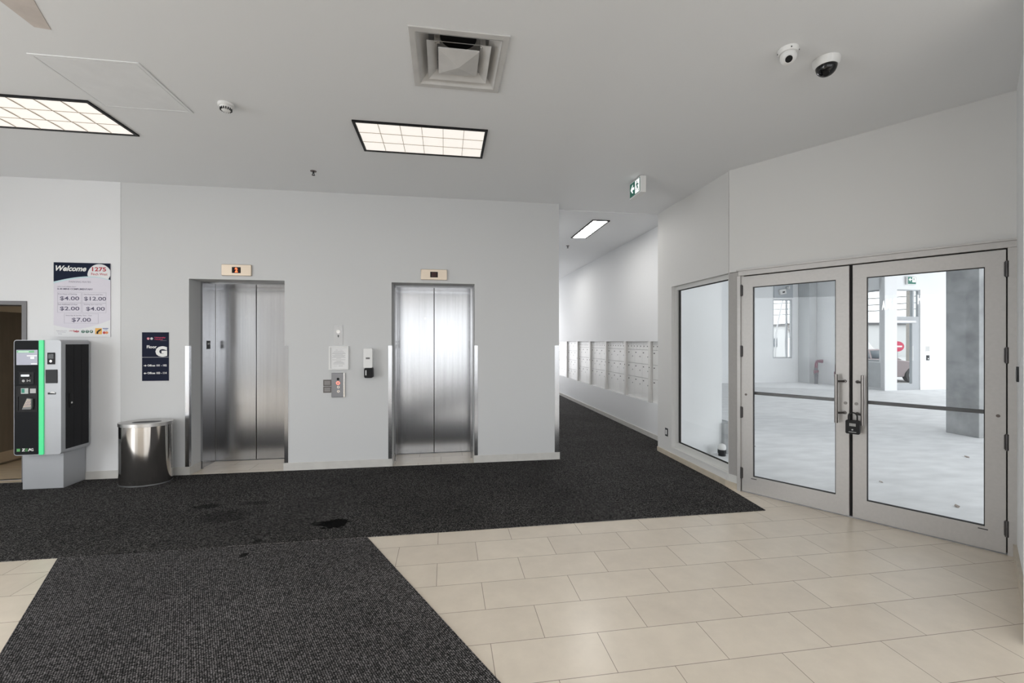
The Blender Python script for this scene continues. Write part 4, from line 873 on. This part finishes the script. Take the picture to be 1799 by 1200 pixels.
# ------------------------------------------------------------------ street outside
car_m = mat('car_maroon_grey', (.30, .245, .25), .35, .2); tyre = mat('tyre', (.05, .05, .05), .8); win_m = mat('car_glass', (.10, .12, .14), .1)
def car(loc, rz, lab, m, k=1.0):
    r = thing('car', lab, 'car', loc, rz)
    # side profile, x forward, z up ; front at +x
    body = [(-2.15, .35), (-2.2, .75), (-2.05, .98), (-1.3, 1.02), (.55, 1.0), (1.5, .88), (2.05, .70), (2.18, .50), (2.12, .28), (1.75, .24), (1.7, .40), (1.55, .58), (1.35, .64), (1.15, .58), (1.0, .40), (.95, .24), (-.95, .24), (-1.0, .40), (-1.15, .58), (-1.35, .64), (-1.55, .58), (-1.7, .40), (-1.75, .28)]
    g = MB(); g.wallprism(body, -.86, .86); g.build('body', m, r, bevel=.07, seg=3)
    g = MB(); vs = []
    for (x, z, hw) in ((-1.75, .98, .78), (-1.15, 1.40, .62), (.05, 1.45, .62), (1.0, .97, .76)):
        vs += [(x, -hw, z), (x, hw, z)]
    g.add(vs, [(0, 2, 3, 1), (2, 4, 5, 3), (4, 6, 7, 5), (0, 6, 4, 2), (1, 3, 5, 7), (0, 1, 7, 6)]); cb = g.build('cabin', m, r, bevel=.04)
    for s in (-1, 1):
        g = MB(); vs = [(-1.5, s*.745, 1.03), (-1.08, s*.655, 1.33), (-.42, s*.645, 1.37), (-.42, s*.75, 1.03), (-.34, s*.75, 1.03), (-.34, s*.645, 1.37), (.05, s*.645, 1.38), (.75, s*.75, 1.03)]
        g.add(vs, [(0, 3, 2, 1), (4, 7, 6, 5)] if s > 0 else [(0, 1, 2, 3), (4, 5, 6, 7)]); o = g.build('side_window', win_m, cb); md = o.modifiers.new('s', 'SOLIDIFY'); md.thickness = .02; md.offset = 0
        for x in (-1.35, 1.35):
            g = MB(); g.cyl((x, s*.66, .32), (x, s*.875, .32), .33, n=28); wh = g.build('wheel', tyre, r)
            g = MB(); g.cyl((x, s*.86, .32), (x, s*.885, .32), .22, n=20)
            g.build('rim', silver, wh)
    g = MB(); g.box(1.9, 2.19, -.75, -.45, .58, .70); g.box(1.9, 2.19, .45, .75, .58, .70); g.build('headlight', white, r, bevel=.03)
    return r
car((18.72, 16.95, -.12), math.radians(-9), 'dull maroon-grey car parked outside the far exterior door', car_m)
r = thing('van', 'white van parked behind the car outside', 'van', (25.5, 25.2, -.12), math.radians(-9))
g = MB(); g.wallprism([(-2.6, .3), (-2.6, 2.0), (1.2, 2.05), (1.75, 1.35), (2.5, 1.15), (2.6, .6), (2.55, .3)], -.95, .95); g.build('body', mat('van_white', (.75, .76, .78), .3), r, bevel=.08)
for a, b in ((-2.3, -1.5), (-1.3, -.3), (-.1, .7)):
    g = MB(); g.wallprism(rrect(a, b, 1.25, 1.8, .06), -.965, -.95); g.build('side_window', win_m, r)
for x in (-1.6, 1.6):
    g = MB(); g.cyl((x, -.97, .36), (x, .97, .36), .36, n=24); g.build('wheel', tyre, r)
r = thing('no_entry_sign', 'round red no-entry road sign on a post outside', 'road sign', (22.72, 18.9, -.12), math.radians(-40))
g = MB(); g.cyl((0, .02, 0), (0, .02, 1.8), .03); g.build('post', steel_dark, r)
g = MB(); g.wallprism(disc(0, 1.52, .26, 32), -.012, .0); fc = g.build('sign_face', mat('sign_red', (.55, .02, .08), .4), r); g = MB(); g.wallprism(rect(-.18, .18, 1.48, 1.56), -.016, -.012); g.build('bar', white, fc)
far_m = mat('far_wall', (.62, .62, .62), .8)
r = thing('far_building', 'low pale flat-roofed building across the street', 'building', (57, 44, -.12), math.radians(-12))
g = MB(); g.box(-15, 16, 0, 12, 0, 3.75); g.build('wall', far_m, r); g = MB(); g.box(-15.2, 16.2, -.3, 12, 3.75, 4.05); g.build('roof_edge', mat('roof_grey', (.10, .10, .105), .6), r)
r = thing('office_building', 'pale building with dark windows seen through the narrow far window', 'building', (32, 41, -.12), math.radians(-10))
g = MB(); g.box(-6, 5, 0, 8, 0, 3.0); g.build('wall', far_m, r)
for x in (-4.6, -3.2, -1.6, -.2, 1.4, 3.0):
    g = MB(); g.box(x, x+.8, -.03, 0, 1.2, 2.1); g.build('window', win_m, r)
r = thing('utility_pole', 'utility pole outside the far door', 'utility pole', (33.4, 27.0, -.12), 0)
g = MB(); g.cyl((0, 0, 0), (0, 0, 9), .14, .11); g.build('pole', mat('pole_wood', (.24, .22, .20), .8), r); g = MB(); g.box(-1, 1, -.05, .05, 8.2, 8.35); g.build('crossarm', MATS['pole_wood'], r)
wire_m = mat('wire', (.03, .03, .03), .6)
for k, (z0, z1) in enumerate(((4.6, 5.4), (5.2, 5.9), (5.9, 6.4), (6.6, 7.0), (7.3, 7.6))):
    g = MB(); N = 16; g.tube([(22+ (58-22)*i/N, 56-(56-12)*i/N, z0+(z1-z0)*i/N-.5*math.sin(PI*i/N)) for i in range(N+1)], .035, 6)
    tag(g.build('overhead_wire', wire_m), 'black overhead wire crossing the sky, %s of the five' % ['lowest', 'second lowest', 'middle', 'second highest', 'highest'][k], 'wire', 'overhead wires')
r = thing('street_lamp', 'curved street lamp pole seen through the narrow far window', 'street lamp', (29.3, 34.5, -.12))
g = MB(); g.tube([(-.5, 0, 0), (-.4, 0, 2.5), (.1, 0, 4.8), (.55, 0, 6.4), (.6, 0, 7.2), (.35, 0, 7.5), (-.4, 0, 7.55)], .06, 8); g.build('pole', steel_dark, r); g = MB(); g.box(-1.0, -.35, -.15, .15, 7.48, 7.62); g.build('lamp_head', steel_dark, r)
r = thing('bare_tree', 'leafless young tree outside the narrow far window', 'tree', (30.3, 34.0, -.12)); bark = mat('bark', (.18, .15, .13), .9)
g = MB(); g.tube([(0, 0, 0), (.03, 0, 1.2), (0, 0, 2.4)], .05, 8, [.07, .055, .04]); g.build('trunk', bark, r)
g = MB()
def br(p, d, l_, rr, k):
    q = p+d*l_; g.tube([tuple(p), tuple((p+q)/2+Vector((random.uniform(-.04, .04),)*3)), tuple(q)], rr, 6, [rr, rr*.8, rr*.6])
    if k:
        for _ in range(3): br(p+d*l_*random.uniform(.5, 1), (d+Vector((random.uniform(-.6, .6), random.uniform(-.6, .6), random.uniform(-.1, .5)))).normalized(), l_*.68, rr*.6, k-1)
for _ in range(5): br(Vector((0, 0, random.uniform(1.6, 2.4))), Vector((random.uniform(-.7, .7), random.uniform(-.7, .7), 1)).normalized(), 1.0, .028, 2)
g.build('branches', bark, r)
